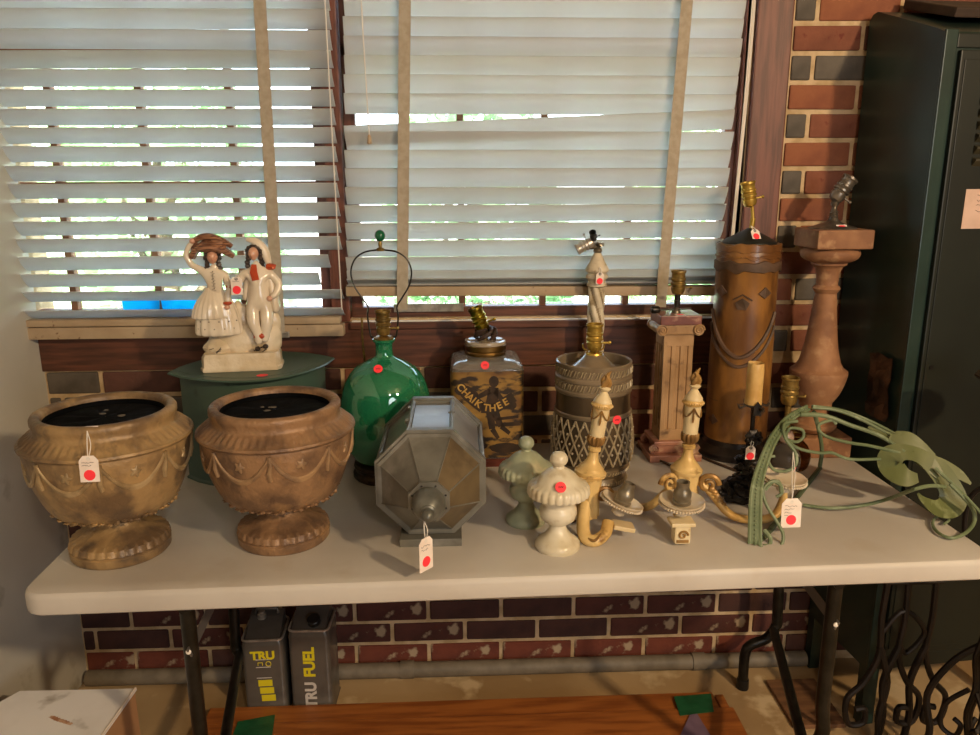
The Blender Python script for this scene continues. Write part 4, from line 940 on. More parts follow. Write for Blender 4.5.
# ================================================================ GILT SCONCES
gold = M('gilt_cream', 'dcbc7c', 'c09a58', 14, rough=.4, metal=.1, c3='7d5a2c', s3=30, thr3=(.58, .70), bump=.15); goldd = M('gilt_dark', 'a07a42', '755630', 20, rough=.4, metal=.3, bump=.3)
ivory = M('ivory_paint', 'dccaa0', 'cdb688', 14, rough=.4, c3='a8854e', s3=34, thr3=(.62, .72)); porc = M('porcelain_cup', 'd6c8ae', 'c6b496', 14, rough=.3, coat=.3); pews = M('candle_socket', '968c78', '766c5a', 30, rough=.35, metal=.6)
def torch(e, base, axis_tilt, s=1.0):   # fluted candle column with flame, standing on base
    B_ = T(base) @ Rm('Y', axis_tilt)
    sc = lambda L_: [(r*s, z*s) for r, z in L_]
    MB().lathe(sc([(.031, 0), (.034, .004), (.034, .010), (.029, .013), (.027, .018)]+smooth_prof([(.025, .020), (.015, .032), (.011, .044), (.010, .054)], 3)+[(.014, .057), (.014, .063), (.010, .066)]), 36, M4=B_).build('pedestal', gold, e, smooth=40)
    MB().lathe(sc(smooth_prof([(.009, .066), (.0165, .074), (.018, .086), (.016, .090)], 3)), 72, lambda i, a, r, z: (r*(1+.10*cos(12*a)), z), M4=B_).build('leaf_cup', goldd, e, smooth=50)
    MB().lathe(sc([(.0155, .086), (.017, .150), (.019, .152)]), 32, M4=B_).build('candle_column', ivory, e, smooth=40)
    m = MB().lathe(sc([(.019, .151), (.0215, .154), (.0215, .160), (.019, .163)]), 32, M4=B_)
    for k in range(26): a = 2*pi*k/26; m.sphere((.0215*s*cos(a), .0215*s*sin(a), .157*s), .0022*s, 6, 4, M4=B_)
    m.build('beaded_ring', gold, e, smooth=True)
    MB().lathe(sc(smooth_prof([(.019, .162), (.018, .168), (.010, .180), (.006, .186)], 3)+[(.010, .189), (.0125, .193), (.010, .196), (.007, .197)]), 28, M4=B_).build('candle_neck', ivory, e, smooth=40)
    fl = []
    for k in range(3):
        o_ = k*2.1; fl.append(k); pts = [B_ @ Vector(((.004*cos(o_)+.0035*sin(q*.9+o_))*s, (.004*sin(o_))*s, (.195+q*.0045)*s)) for q in range(9-k)]
        (MB().tube(pts, [(.0055*sin(pi*(.25+.72*q/(len(pts)-1)))+.0008)*s for q in range(len(pts))], 8)).build('flame', goldd, e, smooth=True)
    m = MB()
    for k in range(3):
        a0 = 2*pi*k/3+.4; a1 = 2*pi*(k+1)/3+.4; pts = []
        for q in range(11): t = q/10; a = a0+(a1-a0)*t; rz_ = .0185; pts.append(B_ @ Vector((rz_*s*cos(a), rz_*s*sin(a), (.148-.020*(1-(2*t-1)**2))*s)))
        m.tube(pts, .0017*s, 5)
        m.tube([B_ @ Vector((.0185*s*cos(a0), .0185*s*sin(a0), (.149-.008*q)*s)) for q in range(5)], [.0015*s, .002*s, .0015*s, .0025*s, .0012*s], 5)
    m.build('garland', goldd, e, smooth=True)
def cup(e, c, tilt=(0, 0), s=1.0, soc=True):
    B_ = T(c) @ Rm('X', tilt[0]) @ Rm('Y', tilt[1])
    o = MB().lathe([(r*s, z*s) for r, z in [(.008, -.022), (.014, -.018), (.014, -.012), (.010, -.009), (.018, -.005), (.034, .002), (.043, .009), (.045, .013), (.0435, .0135), (.032, .006), (.015, .003), (.001, .003)]], 44, M4=B_, cap=False).build('drip_cup', porc, e, smooth=50)
    m = MB()
    for k in range(46): a = 2*pi*k/46; m.sphere((.0435*s*cos(a), .0435*s*sin(a), .0055*s), .0030*s, 6, 4, M4=B_)
    m.build('beading', porc, o, smooth=True)
    if soc: MB().lathe([(r*s, z*s) for r, z in [(.012, .003), (.018, .006), (.0185, .012), (.016, .014), (.018, .022), (.018, .029), (.015, .034), (.0125, .040), (.013, .052), (.010, .052), (.009, .02), (.001, .02)]], 28, M4=B_, cap=False).build('bulb_holder', pews, e, smooth=40)
def scroll(c, R, ax, turns=1.6, w0=.005, start=0, sgn=1):    # spiral tube in the vertical plane holding direction ax
    A_ = Vector(ax).normalized(); return [Vector(c)+(A_*cos(start+sgn*t*turns*2*pi)+Vector((0, 0, 1))*sin(start+sgn*t*turns*2*pi))*R*(1-.85*t) for t in [q/26 for q in range(27)]]
def arm(e, pts, w0, w1, th, name='arm'):
    P_ = spline(pts, 7); n = len(P_)
    e_ = MB().tube(P_, [w0+(w1-w0)*q/(n-1) for q in range(n)], 12, flat=th).build(name, gold, e, smooth=True)
    return e_
# sconce B (right, three arms)
sb = empty('gilt_candelabrum', 'gold and ivory candelabrum whose three arms end in beaded cups, right of its twin', 'candelabrum', (1.272, .27, .74))
torch(sb, (0, 0, .098), 2.5, 1.0)
m = MB(); R_ = []
for k in range(4): R_.append(k)
def pedestal(e, zt, zb, r1, r2):
    MB().lathe([(r2*.2, zb-.004), (r2, zb), (r2*1.02, zb+.006), (r1*.85, (zt+zb)/2), (r1, zt-.006), (r1*1.05, zt)], 48, lambda i, a, r, z: (r*(1+.10*cos(8*a)), z)).build('fluted_pedestal', gold, e, smooth=50)
pedestal(sb, .100, .030, .028, .030)
o_ = Vector((1.272, .27, .74))
def loc_(p): return Vector(p)-o_
arm(sb, [(.024, -.01, .085), (.050, -.020, .060), (.085, -.045, .020), (.130, -.060, .012), (.175, -.055, .018), (.196, -.045, .045), (.196, -.045, .070)], .012, .010, .75)
arm(sb, [(-.020, -.006, .075), (-.045, -.004, .052), (-.072, .004, .022), (-.098, .014, .012), (-.118, .022, .016)], .011, .010, .8)
arm(sb, [(-.016, -.020, .080), (-.028, -.055, .045), (-.038, -.100, .018), (-.044, -.128, .014), (-.044, -.140, .030)], .012, .011, .8)
for sg, dx, dy in ((1, .030, -.02), (-1, -.026, -.012)):
    MB().tube(scroll((dx+sg*.012, dy-.004, .080), .022, (sg, -.2, 0), 1.5), [.0065-.0034*q/26 for q in range(27)], 8).build('scroll', goldd if sg > 0 else gold, sb, smooth=True)
m = MB()
random.seed(6)
for k in range(7): t = k/6; m.sphere((.048+.030*t, -.026-.014*t, .070-.042*t), .0085-.003*abs(t-.4), 8, 6, jit=.5)
m.build('acanthus_leaf', goldd, sb, smooth=True)
MB().bbox(-.070, -.022, -.156, -.118, .044, .052, .002).bbox(-.062, -.030, -.152, -.122, .006, .046, .004).build('arm_block', ivory, sb)
m = MB(); m.tube(scroll((-.046, -.1535, .026), .010, (1, 0, 0), 1.3), .0022, 5); m.bbox(-.058, -.034, -.154, -.150, .010, .016, .001); m.build('block_carving', goldd, sb, smooth=True)
cup(sb, (-.045, -.128, .079), (4, 0)); cup(sb, (.196, -.045, .090), (3, 4), soc=False)
# sconce A (left)
sa = empty('gilt_candelabrum', 'leaning gold and ivory candelabrum with one tilted cup, in front of the ceramic drum lamp', 'candelabrum', (1.052, .215, .74))
torch(sa, (.006, .02, .110), 8, .98)
pedestal(sa, .114, .028, .026, .022)
arm(sa, [(-.006, -.012, .062), (-.016, -.040, .034), (-.016, -.070, .014), (.002, -.082, .011), (.024, -.070, .020), (.034, -.050, .036)], .014, .012, .9)
MB().tube(scroll((.032, -.004, .075), .018, (1, 0, 0), 1.5), [.0055-.003*q/26 for q in range(27)], 8).build('scroll', goldd, sa, smooth=True)
m = MB(); m.tube(spline([(-.014, -.030, .050), (-.020, -.062, .024), (-.004, -.093, .016), (.014, -.080, .024)], 6), .0028, 6); m.build('arm_bead', goldd, sa, smooth=True)
MB().bbox(.036, .080, -.066, -.030, .034, .043, .002, M4=Rm('Y', 12)).build('arm_block', ivory, sa)
cup(sa, (.060, -.042, .068), (0, 20), .97)
MB().tube([(-.03, .02, .004), (.02, .05, .004)], .003, 6).build('cord', MATS['brown_cord'], sa)

# ================================================================ BLACK CANDLESTICK
bl = empty('black_candlestick', 'black leafy metal candlestick holding a cream candle sleeve', 'candlestick', (1.420, .33, .746))
iron = M('black_iron', '1a1816', '2c2824', 30, rough=.35, metal=.5, bump=.2)
random.seed(21)
def leaf_blob(m, c, r, n, sc=(1, 1, 1)):
    for k in range(n):
        a = k*2.4; t = k/n; z = (2*t-1); rr_ = sqrt(max(0, 1-z*z)); p = Vector(c)+Vector((cos(a)*rr_*sc[0], sin(a)*rr_*sc[1], z*sc[2]))*r
        m.sphere(p, r*.38, 7, 5, sc=(random.uniform(.6, 1.9), random.uniform(.6, 1.6), random.uniform(.5, 1.3)), jit=.5)
m = MB(); m.sphere((0, 0, .025), .030, 14, 8, sc=(1.1, 1, .75), jit=.4); leaf_blob(m, (0, 0, .026), .032, 26, (1.1, .9, .7)); m.tube(spline([(-.01, -.01, .02), (-.035, -.012, .018), (-.055, -.015, .024)], 4), [.010, .009, .008, .008, .007, .007, .007, .006, .005], 8); m.sphere((-.056, -.015, .025), .008, 8, 6)
m.build('leafy_foot', iron, bl, smooth=True)
m = MB(); leaf_blob(m, (.006, 0, .075), .020, 18, (1, 1, 1.5)); leaf_blob(m, (.008, 0, .112), .013, 12, (1, 1, 1.2)); m.tube([(0, 0, .03), (.010, 0, .14)], .008, 8); m.build('stem', iron, bl, smooth=True)
m = MB(); m.lathe([(.001, 0), (.018, 0), (.020, .004), (.014, .008), (.001, .009)], 24, lambda i, a, r, z: (r*(1+.12*cos(9*a)), z), M4=T((.013, -.008, .150)) @ Rm('X', 90)); leaf_blob(m, (.013, -.014, .150), .013, 12); m.build('rosette', iron, bl, smooth=True)
MB().tube([(.013, 0, .150), (.012, 0, .218)], .0052, 8).prism([(.004, .205), (.020, .205), (.020, .226), (.012, .236), (.004, .226)], 'y', -.024, -.0205).build('neck', iron, bl)
m = MB(); m.lathe([(.001, .218), (.018, .220), (.022, .224), (.021, .226), (.001, .224)], 24, c=(.012, 0, 0))
for k in range(4): a = k*pi/2+.2; m.tube(spline([(.012+.02*cos(a), .02*sin(a), .223), (.012+.033*cos(a), .033*sin(a), .219), (.012+.037*cos(a), .037*sin(a), .226)], 4), .0028, 6)
m.build('drip_pan', M('drip_pan_metal', '6a6158', '3a342e', 30, rough=.35, metal=.8), bl, smooth=True)
MB().lathe([(.0185, .226), (.0175, .26), (.0178, .30), (.0168, .317), (.0160, .318), (.0155, .30), (.001, .30)], 28, lambda i, a, r, z: (r*(1+.05*noise.noise((cos(a)*1.5, sin(a)*1.5, z*30))), z+(.004*noise.noise((cos(a)*2, sin(a)*2, 5)) if i in (3, 4) else 0)), c=(.010, 0, 0), cap=False).build('candle', M('wax', 'cfae70', 'b8904e', 14, rough=.5, c3='8c6a38', s3=24, thr3=(.6, .74)), bl, smooth=True)
hang_tag('small tag with red dot on the rosette of the black candlestick', (1.4170, 0.2900, 0.8840), (1.4240, 0.3050, 0.8970), .021, .027, 0, 2, .0085, 0)

# ================================================================ SMALL GLASS LAMP behind the bracket
sg_ = empty('amber_glass_lamp', 'small amber and grey glass lamp with an upright brass socket, behind the green bracket', 'lamp', (1.560, .44, .74))
smoke = M('smoky_glass', '8a7f70', rough=.06, glass=.8, ior=1.2); amber = M('amber_glass', '6a3a18', rough=.06, glass=.8, ior=1.2)
MB().lathe([(.001, 0), (.036, 0), (.038, .005), (.030, .012), (.016, .018), (.012, .024)], 32).build('base', old_brass, sg_, smooth=40)
MB().lathe(smooth_prof([(.012, .022), (.030, .034), (.037, .055), (.032, .080), (.016, .095), (.010, .100)], 4), 36).build('glass_body', smoke, sg_, smooth=True)
MB().sphere((0, 0, .116), .018, 20, 14).build('glass_ball', M('pink_glass', 'a58a78', rough=.08, coat=.8), sg_, smooth=True)
MB().tube([(0, 0, .13), (-.002, 0, .198)], .007, 12).build('stem', old_brass, sg_, smooth=True)
socket(sg_, T((-.002, 0, .194)), old_brass, s=1.15)
ag = empty('amber_glass_vase', 'dark amber glass vase lying low beside the small glass lamp', 'vase', (1.625, .53, .74))
MB().lathe(smooth_prof([(.001, 0), (.026, .001), (.036, .018), (.038, .040), (.030, .062), (.018, .076), (.022, .088)], 4), 36).build('vase_body', amber, ag, smooth=True)
MB().lathe([(.022, .088), (.025, .090), (.022, .092)], 28, cap=False).build('vase_rim', old_brass, ag, smooth=True)

# ================================================================ GREEN IRON BRACKET
gr_m = M('green_iron', '748060', '5e6c4a', 18, rough=.5, bump=.2, c3='8f9c7c', s3=40, thr3=(.6, .7)); gol = M('green_leaf_iron', '60663a', '4e542c', 10, rough=.45, c3='8e9468', s3=20, thr3=(.6, .72))
gb = empty('green_iron_bracket', 'green wrought iron bracket with scrolls and a big leaf over the right table edge', 'bracket', (1.3670, 0.1200, 0.7490))
go_ = gb.location
def GW(L_): return [Vector(p)-go_ for p in L_]
GL = lambda L_: [Vector(p)-go_ for p in L_]
def gt(name, L_, r, n=7, flat=1, mat=gr_m, seg=8):
    P_ = spline(GL(L_), n); rad = r if not isinstance(r, tuple) else [r[0]+(r[1]-r[0])*q/(len(P_)-1) for q in range(len(P_))]
    MB().tube(P_, rad, seg, flat=flat).build(name, mat, gb, smooth=True)
AR = [(1.3730, 0.1200, 0.7420), (1.3770, 0.1400, 0.7960), (1.3860, 0.1650, 0.8450), (1.4090, 0.2000, 0.8810), (1.4490, 0.2500, 0.9190), (1.5020, 0.3000, 0.9470), (1.5630, 0.3500, 0.9540)]
P_ = spline(GL(AR), 8); n_ = len(P_); sdv = Vector((.78, -.45, .0)).normalized()
MB().ribbon(P_, [.020-.006*q/n_ for q in range(n_)], .004, (-.35, -.85, .35)).build('arch_bar', gr_m, gb)
for sg in (-1, 1):
    MB().tube([p+(P_[min(q+1, n_-1)]-P_[max(q-1, 0)]).normalized().cross(Vector((-.35, -.85, .35)).normalized())*sg*(.0105-.003*q/n_) for q, p in enumerate(P_)], .0036, 7).build('edge_rib', gr_m, gb, smooth=True)
m = MB()
for q in range(0, 44):
    t = q/44*(n_-1); p = P_[int(t)].lerp(P_[min(int(t)+1, n_-1)], t-int(t)); m.sphere(p+Vector((-.35, -.85, .35)).normalized()*.0025, .0026, 6, 4)
o = m.build('beading', gr_m, gb, smooth=True); o['kind'] = 'stuff'
gt('back_post', [(1.5870, 0.3700, 0.9380), (1.6220, 0.4100, 0.8820), (1.6490, 0.4400, 0.8210), (1.6630, 0.4700, 0.7690)], .005)
gt('floor_bar', [(1.3840, 0.1300, 0.7350), (1.4450, 0.1990, 0.7470), (1.5390, 0.3200, 0.7470), (1.6850, 0.5130, 0.7470)], .006, mat=M('green_iron_shaded', '4f5a40', '3c4630', 20, rough=.5))  # darker green paints in the shade this bar lies in
gt('scroll', [(1.5090, 0.2800, 0.9460), (1.4770, 0.2700, 0.9430), (1.4730, 0.2500, 0.9190), (1.4920, 0.2400, 0.8910), (1.4920, 0.2300, 0.8680), (1.4740, 0.2300, 0.8530), (1.4440, 0.2200, 0.8590), (1.4300, 0.2200, 0.8750), (1.4310, 0.2200, 0.8880), (1.4410, 0.2200, 0.8900)], (.0038, .0032))
gt('scroll', [(1.4100, 0.1800, 0.8320), (1.4250, 0.1800, 0.8490), (1.4420, 0.1800, 0.8400), (1.4450, 0.1800, 0.8250), (1.4340, 0.1800, 0.8160)], .0034)
gt('scroll', [(1.4430, 0.1800, 0.8270), (1.4370, 0.1800, 0.8490), (1.4180, 0.1800, 0.8490), (1.4010, 0.1700, 0.8340), (1.4080, 0.1600, 0.8060), (1.4250, 0.1450, 0.7770), (1.4330, 0.1300, 0.7560), (1.4260, 0.1200, 0.7370), (1.4060, 0.1100, 0.7310), (1.3890, 0.1120, 0.7350), (1.3800, 0.1180, 0.7450), (1.3860, 0.1200, 0.7530)], .0034)
gt('scroll', [(1.3970, 0.1400, 0.7630), (1.4070, 0.1300, 0.7500), (1.4040, 0.1250, 0.7370), (1.3900, 0.1200, 0.7380)], (.005, .004))
gt('scroll', [(1.4830, 0.2700, 0.9230), (1.4840, 0.2600, 0.9090), (1.5070, 0.2500, 0.8940), (1.5510, 0.2500, 0.8840), (1.5770, 0.2500, 0.8840), (1.6170, 0.2500, 0.8690), (1.6760, 0.2350, 0.8740)], .0034)
gt('scroll', [(1.4830, 0.2700, 0.9230), (1.4920, 0.2700, 0.9340), (1.5190, 0.2750, 0.9280), (1.5230, 0.2750, 0.9120), (1.5080, 0.2700, 0.9030), (1.4850, 0.2620, 0.9100)], .0034)
gt('tendril', [(1.6200, 0.3300, 0.9220), (1.6100, 0.3300, 0.9310), (1.5790, 0.3200, 0.9260), (1.5730, 0.3100, 0.9150), (1.5900, 0.3000, 0.9020), (1.6300, 0.2800, 0.8950), (1.6690, 0.2700, 0.8910), (1.7250, 0.2500, 0.8810)], .0036)
gt('tendril', [(1.5320, 0.3200, 0.9490), (1.5930, 0.3300, 0.9410), (1.6470, 0.3200, 0.9220), (1.7000, 0.2900, 0.9060), (1.7350, 0.2500, 0.8830)], (.0055, .004))
gt('tendril', [(1.5720, 0.3500, 0.9540), (1.6250, 0.3500, 0.9480), (1.6790, 0.3400, 0.9290), (1.7220, 0.3100, 0.9080), (1.7450, 0.2900, 0.9010)], .0034)
gt('tendril', [(1.5720, 0.3500, 0.9580), (1.6410, 0.3600, 0.9450), (1.7030, 0.3500, 0.9230), (1.7510, 0.3200, 0.9000)], .0034)
gt('tendril', [(1.5470, 0.2950, 0.7460), (1.5940, 0.2670, 0.7500), (1.6520, 0.2590, 0.7570), (1.7120, 0.2630, 0.7680), (1.6860, 0.1300, 0.8470), (1.7280, 0.1400, 0.8510), (1.7660, 0.1500, 0.8440)], .0040)
gt('tendril', [(1.8100, 0.2000, 0.8290), (1.8310, 0.1850, 0.8060), (1.8500, 0.1750, 0.7810), (1.8460, 0.1610, 0.7600), (1.8140, 0.1370, 0.7480), (1.7750, 0.1200, 0.7460), (1.7620, 0.1390, 0.7460), (1.7700, 0.1760, 0.7460), (1.7940, 0.2100, 0.7480), (1.8200, 0.2190, 0.7500), (1.8180, 0.1990, 0.7480), (1.7970, 0.1820, 0.7470)], (.0045, .0026))
gt('tendril', [(1.7930, 0.2300, 0.8530), (1.8210, 0.2000, 0.8240), (1.8420, 0.1700, 0.7980), (1.8590, 0.1500, 0.7740)], (.004, .003))
def plate(name, pts, mat=gol, th=.0030):   # flat iron leaf: outline points in room space, given thickness
    P_ = GL(pts); n_ = (P_[len(P_)//3]-P_[0]).cross(P_[2*len(P_)//3]-P_[0]).normalized()*th
    n = len(P_); MB().add([p-n_/2 for p in P_]+[p+n_/2 for p in P_], [tuple(reversed(range(n))), tuple(range(n, 2*n))]+[(i, (i+1) % n, n+(i+1) % n, n+i) for i in range(n)]).build(name, mat, gb)
def strip(name, L_, widths, mat=gol, th=.003, n=6, nr=(-.25, -.75, .6)):
    P_ = spline(GL(L_), n); W_ = [p.x for p in spline([(w, 0, 0) for w in widths], n)]
    MB().ribbon(P_, W_, th, nr).build(name, mat, gb, smooth=50)
strip('leaf_blade', [(1.7680, 0.2450, 0.8250), (1.7430, 0.2500, 0.8260), (1.7130, 0.2500, 0.8490), (1.7080, 0.2500, 0.8720), (1.7310, 0.2500, 0.8830), (1.7690, 0.2500, 0.8730), (1.8040, 0.2400, 0.8470), (1.8260, 0.2300, 0.8160), (1.8340, 0.2200, 0.7880), (1.8190, 0.2100, 0.7720), (1.7870, 0.2000, 0.7750), (1.7500, 0.1900, 0.7990), (1.7370, 0.1900, 0.8140)], [.020, .044, .056, .052, .036, .034, .046, .048, .054, .050, .034, .014, .004], n=5)
strip('leaf_blade', [(1.7220, 0.2900, 0.9050), (1.7530, 0.2700, 0.8890), (1.7820, 0.2500, 0.8640), (1.8060, 0.2300, 0.8350)], [.014, .036, .036, .020])
strip('leaf_blade', [(1.7390, 0.3000, 0.9060), (1.7630, 0.2900, 0.9020), (1.7850, 0.2800, 0.8900), (1.8150, 0.2700, 0.8670)], [.014, .024, .018, .004])
strip('leaf_blade', [(1.7760, 0.2600, 0.8720), (1.8150, 0.2500, 0.8560), (1.8520, 0.2400, 0.8350), (1.8760, 0.2300, 0.8150)], [.010, .024, .022, .005])
strip('leaf_blade', [(1.6880, 0.3200, 0.9170), (1.7170, 0.3000, 0.9020), (1.7360, 0.2700, 0.8850), (1.7510, 0.2500, 0.8780)], [.006, .010, .014, .016])
hang_tag('large handwritten white tag with red dot hanging from the green iron bracket', (1.4540, 0.1500, 0.8180), (1.4860, 0.2350, 0.8930), .041, .054, 2, -4, .0105, 4)
hang_tag('tiny edge-on tag with red dot hanging from a scroll inside the green bracket', (1.4980, 0.2400, 0.8730), (1.4910, 0.2430, 0.8940), .017, .026, 55, 8, .008, 0)

# ================================================================ LOCKER
lg = M('locker_green', '263a34', '20302a', 5, rough=.38, c3='2f4038', s3=9, thr3=(.55, .75), bump=.05, metal=.2, coat=.15); lgf = M('locker_front', '1a1f18', '161a14', 6, rough=.45, metal=.1)
lk = empty('metal_locker', 'tall dark green metal locker with louvres standing on angle legs at the right wall', 'locker', (1.866, .510, 0), .105)
D_ = .285
MB().prism([(0, .17), (D_, .17), (D_, 1.835), (D_-.012, 1.848), (D_-.03, 1.852), (.10, 1.800), (.03, 1.776), (.002, 1.764), (0, 1.760)], 'x', 0, .455).build('body', lg, lk)
MB().bbox(-.002, .028, -.006, .002, .17, 1.768, .002).build('front_post', lg, lk)
MB().bbox(.03, .455, -.004, .002, 1.73, 1.760, .002).build('top_rail', lgf, lk); MB().bbox(.03, .455, -.004, .002, .17, .21, .002).build('bottom_rail', lgf, lk)
door = MB().bbox(.036, .45, -.012, .001, .215, 1.725, .003).build('door', lgf, lk)
MB().bbox(.046, .44, -.0145, -.011, .235, 1.705, .0015).build('door_panel', lgf, door)
for k in range(6):
    z0 = 1.628-.0265*k
    MB().prism([(-.014, z0), (-.026, z0-.004), (-.026, z0-.008), (-.014, z0-.020)], 'x', .095, .30).build('louvre', M('louvre_brown', '3a3626', '2c2a1e', 20, rough=.5), door)
MB().lathe([(.006, 0), (.006, .002), (0, .002)], 14, M4=T((.062, -.014, 1.005)) @ Rm('X', 90), cap=False).build('door_hole', dark_plastic, door)
for x, y in ((.0, .0), (.0, D_-.03), (.425, .0), (.425, D_-.03)):
    MB().prism([(x, y), (x+.038, y), (x+.038, y+.003), (x+.003, y+.003), (x+.003, y+.03), (x, y+.03)], 'z', 0, .172).build('leg', lg, lk)
pn = MB().bbox(.09, .20, -.0158, -.0148, 1.335, 1.425, .0003).build('paper_note', M('note_paper', 'cdb0a0', 'c2a595', 20, rough=.8), loc=(1.866, .510, 0)); pn.rotation_euler = (0, 0, .105); tag(pn, 'pale pink paper note taped to the locker door', 'note')
random.seed(9); m = MB()
for k in range(4): m.tube([(.12+q*.004, -.0162, 1.412-.012*k+random.uniform(-.003, .003)) for q in range(9)], .0005, 4)
m.build('handwriting', ink, pn)
fb = MB().bbox(.06, .42, -.20, 0, 0, .022, .004).build('flat_board', M('dusty_board', '4a382a', '382a20', 12, rough=.8), loc=(1.85, .775, 1.862)); fb.rotation_euler = (radians(16), 0, .105); tag(fb, 'flat dark brown board lying on top of the locker', 'board')
cr = MB(); random.seed(31); vs = []; 
for i in range(9):
    for k in range(5): vs.append((1.852-.008*k/4+random.uniform(-.003, .003), .535+.085*k/4+random.uniform(-.006, .006), .86+.02*i+random.uniform(-.006, .006)))
fs = [(i*5+k, i*5+k+1, (i+1)*5+k+1, (i+1)*5+k) for i in range(8) for k in range(4)]
cr.add(vs, fs); cr.add([(x-.002, y, z) for x, y, z in vs], [tuple(reversed(f)) for f in fs])
tag(cr.build('crumpled_foil', M('brown_foil', '5a483c', '2c241e', 14, rough=.3, metal=.5)), 'crumpled shiny brown foil strip stuck to the side of the locker', 'foil')

# ================================================================ WROUGHT IRON STAND
ws = empty('wrought_iron_stand', 'tall black wrought iron stand with a dished top, right of the table end', 'stand', (1.965, .24, 0))
ir = M('stand_iron', '15110d', '201813', 24, rough=.5, metal=.3)
MB().lathe([(.001, 1.022), (.03, 1.02), (.05, 1.026), (.082, 1.036), (.088, 1.042), (.088, 1.045), (.080, 1.042), (.05, 1.032), (.001, 1.028)], 40, lambda i, a, r, z: (r*(1+.03*cos(14*a)), z)).build('dish', M('dish_bronze', '4c4030', '332a1e', 24, rough=.35, metal=.7), ws, smooth=40)
def tws(m, a, b, r, n=40): 
    A_, B_ = Vector(a), Vector(b)
    m.tube([A_.lerp(B_, q/n)+Vector((.0045*cos(q*.9), .0045*sin(q*.9), 0)) for q in range(n+1)], r, 7)
m = MB(); tws(m, (-.004, 0, .18), (-.004, 0, 1.022), .0065); tws(m, (.004, 0, .18), (.004, 0, 1.022), .0065); m.build('twisted_stem', ir, ws, smooth=True)
for k in range(3):
    a = 2*pi*k/3+2.6; c, s_ = cos(a), sin(a)
    P_ = [(0, 0, .42), (.05, 0, .36), (.09, 0, .26), (.075, 0, .16), (.10, 0, .07), (.15, 0, .012), (.185, 0, .02), (.185, 0, .05), (.165, 0, .055)]
    MB().tube([(p.x*c, p.x*s_, p.z) for p in spline(P_, 6)], .008, 8).build('leg', ir, ws, smooth=True)
    P_ = [(.01, 0, .30), (.05, 0, .25), (.055, 0, .19), (.025, 0, .17), (.015, 0, .20), (.03, 0, .215)]
    MB().tube([(p.x*c, p.x*s_, p.z) for p in spline(P_, 6)], .006, 8).build('scroll', ir, ws, smooth=True)
    P_ = [(.01, 0, .60), (.06, 0, .66), (.065, 0, .76), (.03, 0, .80), (.018, 0, .76), (.035, 0, .74)]
    MB().tube([(p.x*c, p.x*s_, p.z) for p in spline(P_, 6)], .0055, 8).build('scroll', ir, ws, smooth=True)
w2_ = empty('wrought_iron_scrollwork', 'low black wrought iron scroll piece standing on the floor under the right table end', 'ironwork', (1.86, .42, 0))
for sg, x0 in ((-1, -.02), (1, .03), (1, .10)):
    P_ = [(x0, 0, .50), (x0+.005*sg, 0, .38), (x0, 0, .28), (x0+.03*sg, 0, .20), (x0+.07*sg, 0, .15), (x0+.06*sg, 0, .08), (x0+.02*sg, 0, .08), (x0+.02*sg, 0, .12), (x0+.045*sg, 0, .12)]
    MB().tube(spline(P_, 6), .008, 8).build('scroll', ir, w2_, smooth=True)
    MB().tube(spline([(x0, 0, .3), (x0-.03*sg, 0, .2), (x0-.02*sg, .0, .1), (x0-.03*sg, 0, .005)], 6), .009, 8).build('leg', ir, w2_, smooth=True)
MB().tube([(-.03, 0, .48), (.12, 0, .48)], .008, 8).build('crossbar', ir, w2_, smooth=True)
MB().tube(spline([(-.02, 0, .34), (.03, 0, .40), (.09, 0, .34), (.05, 0, .28), (.03, 0, .31)], 6), .0065, 8).build('scroll', ir, w2_, smooth=True)

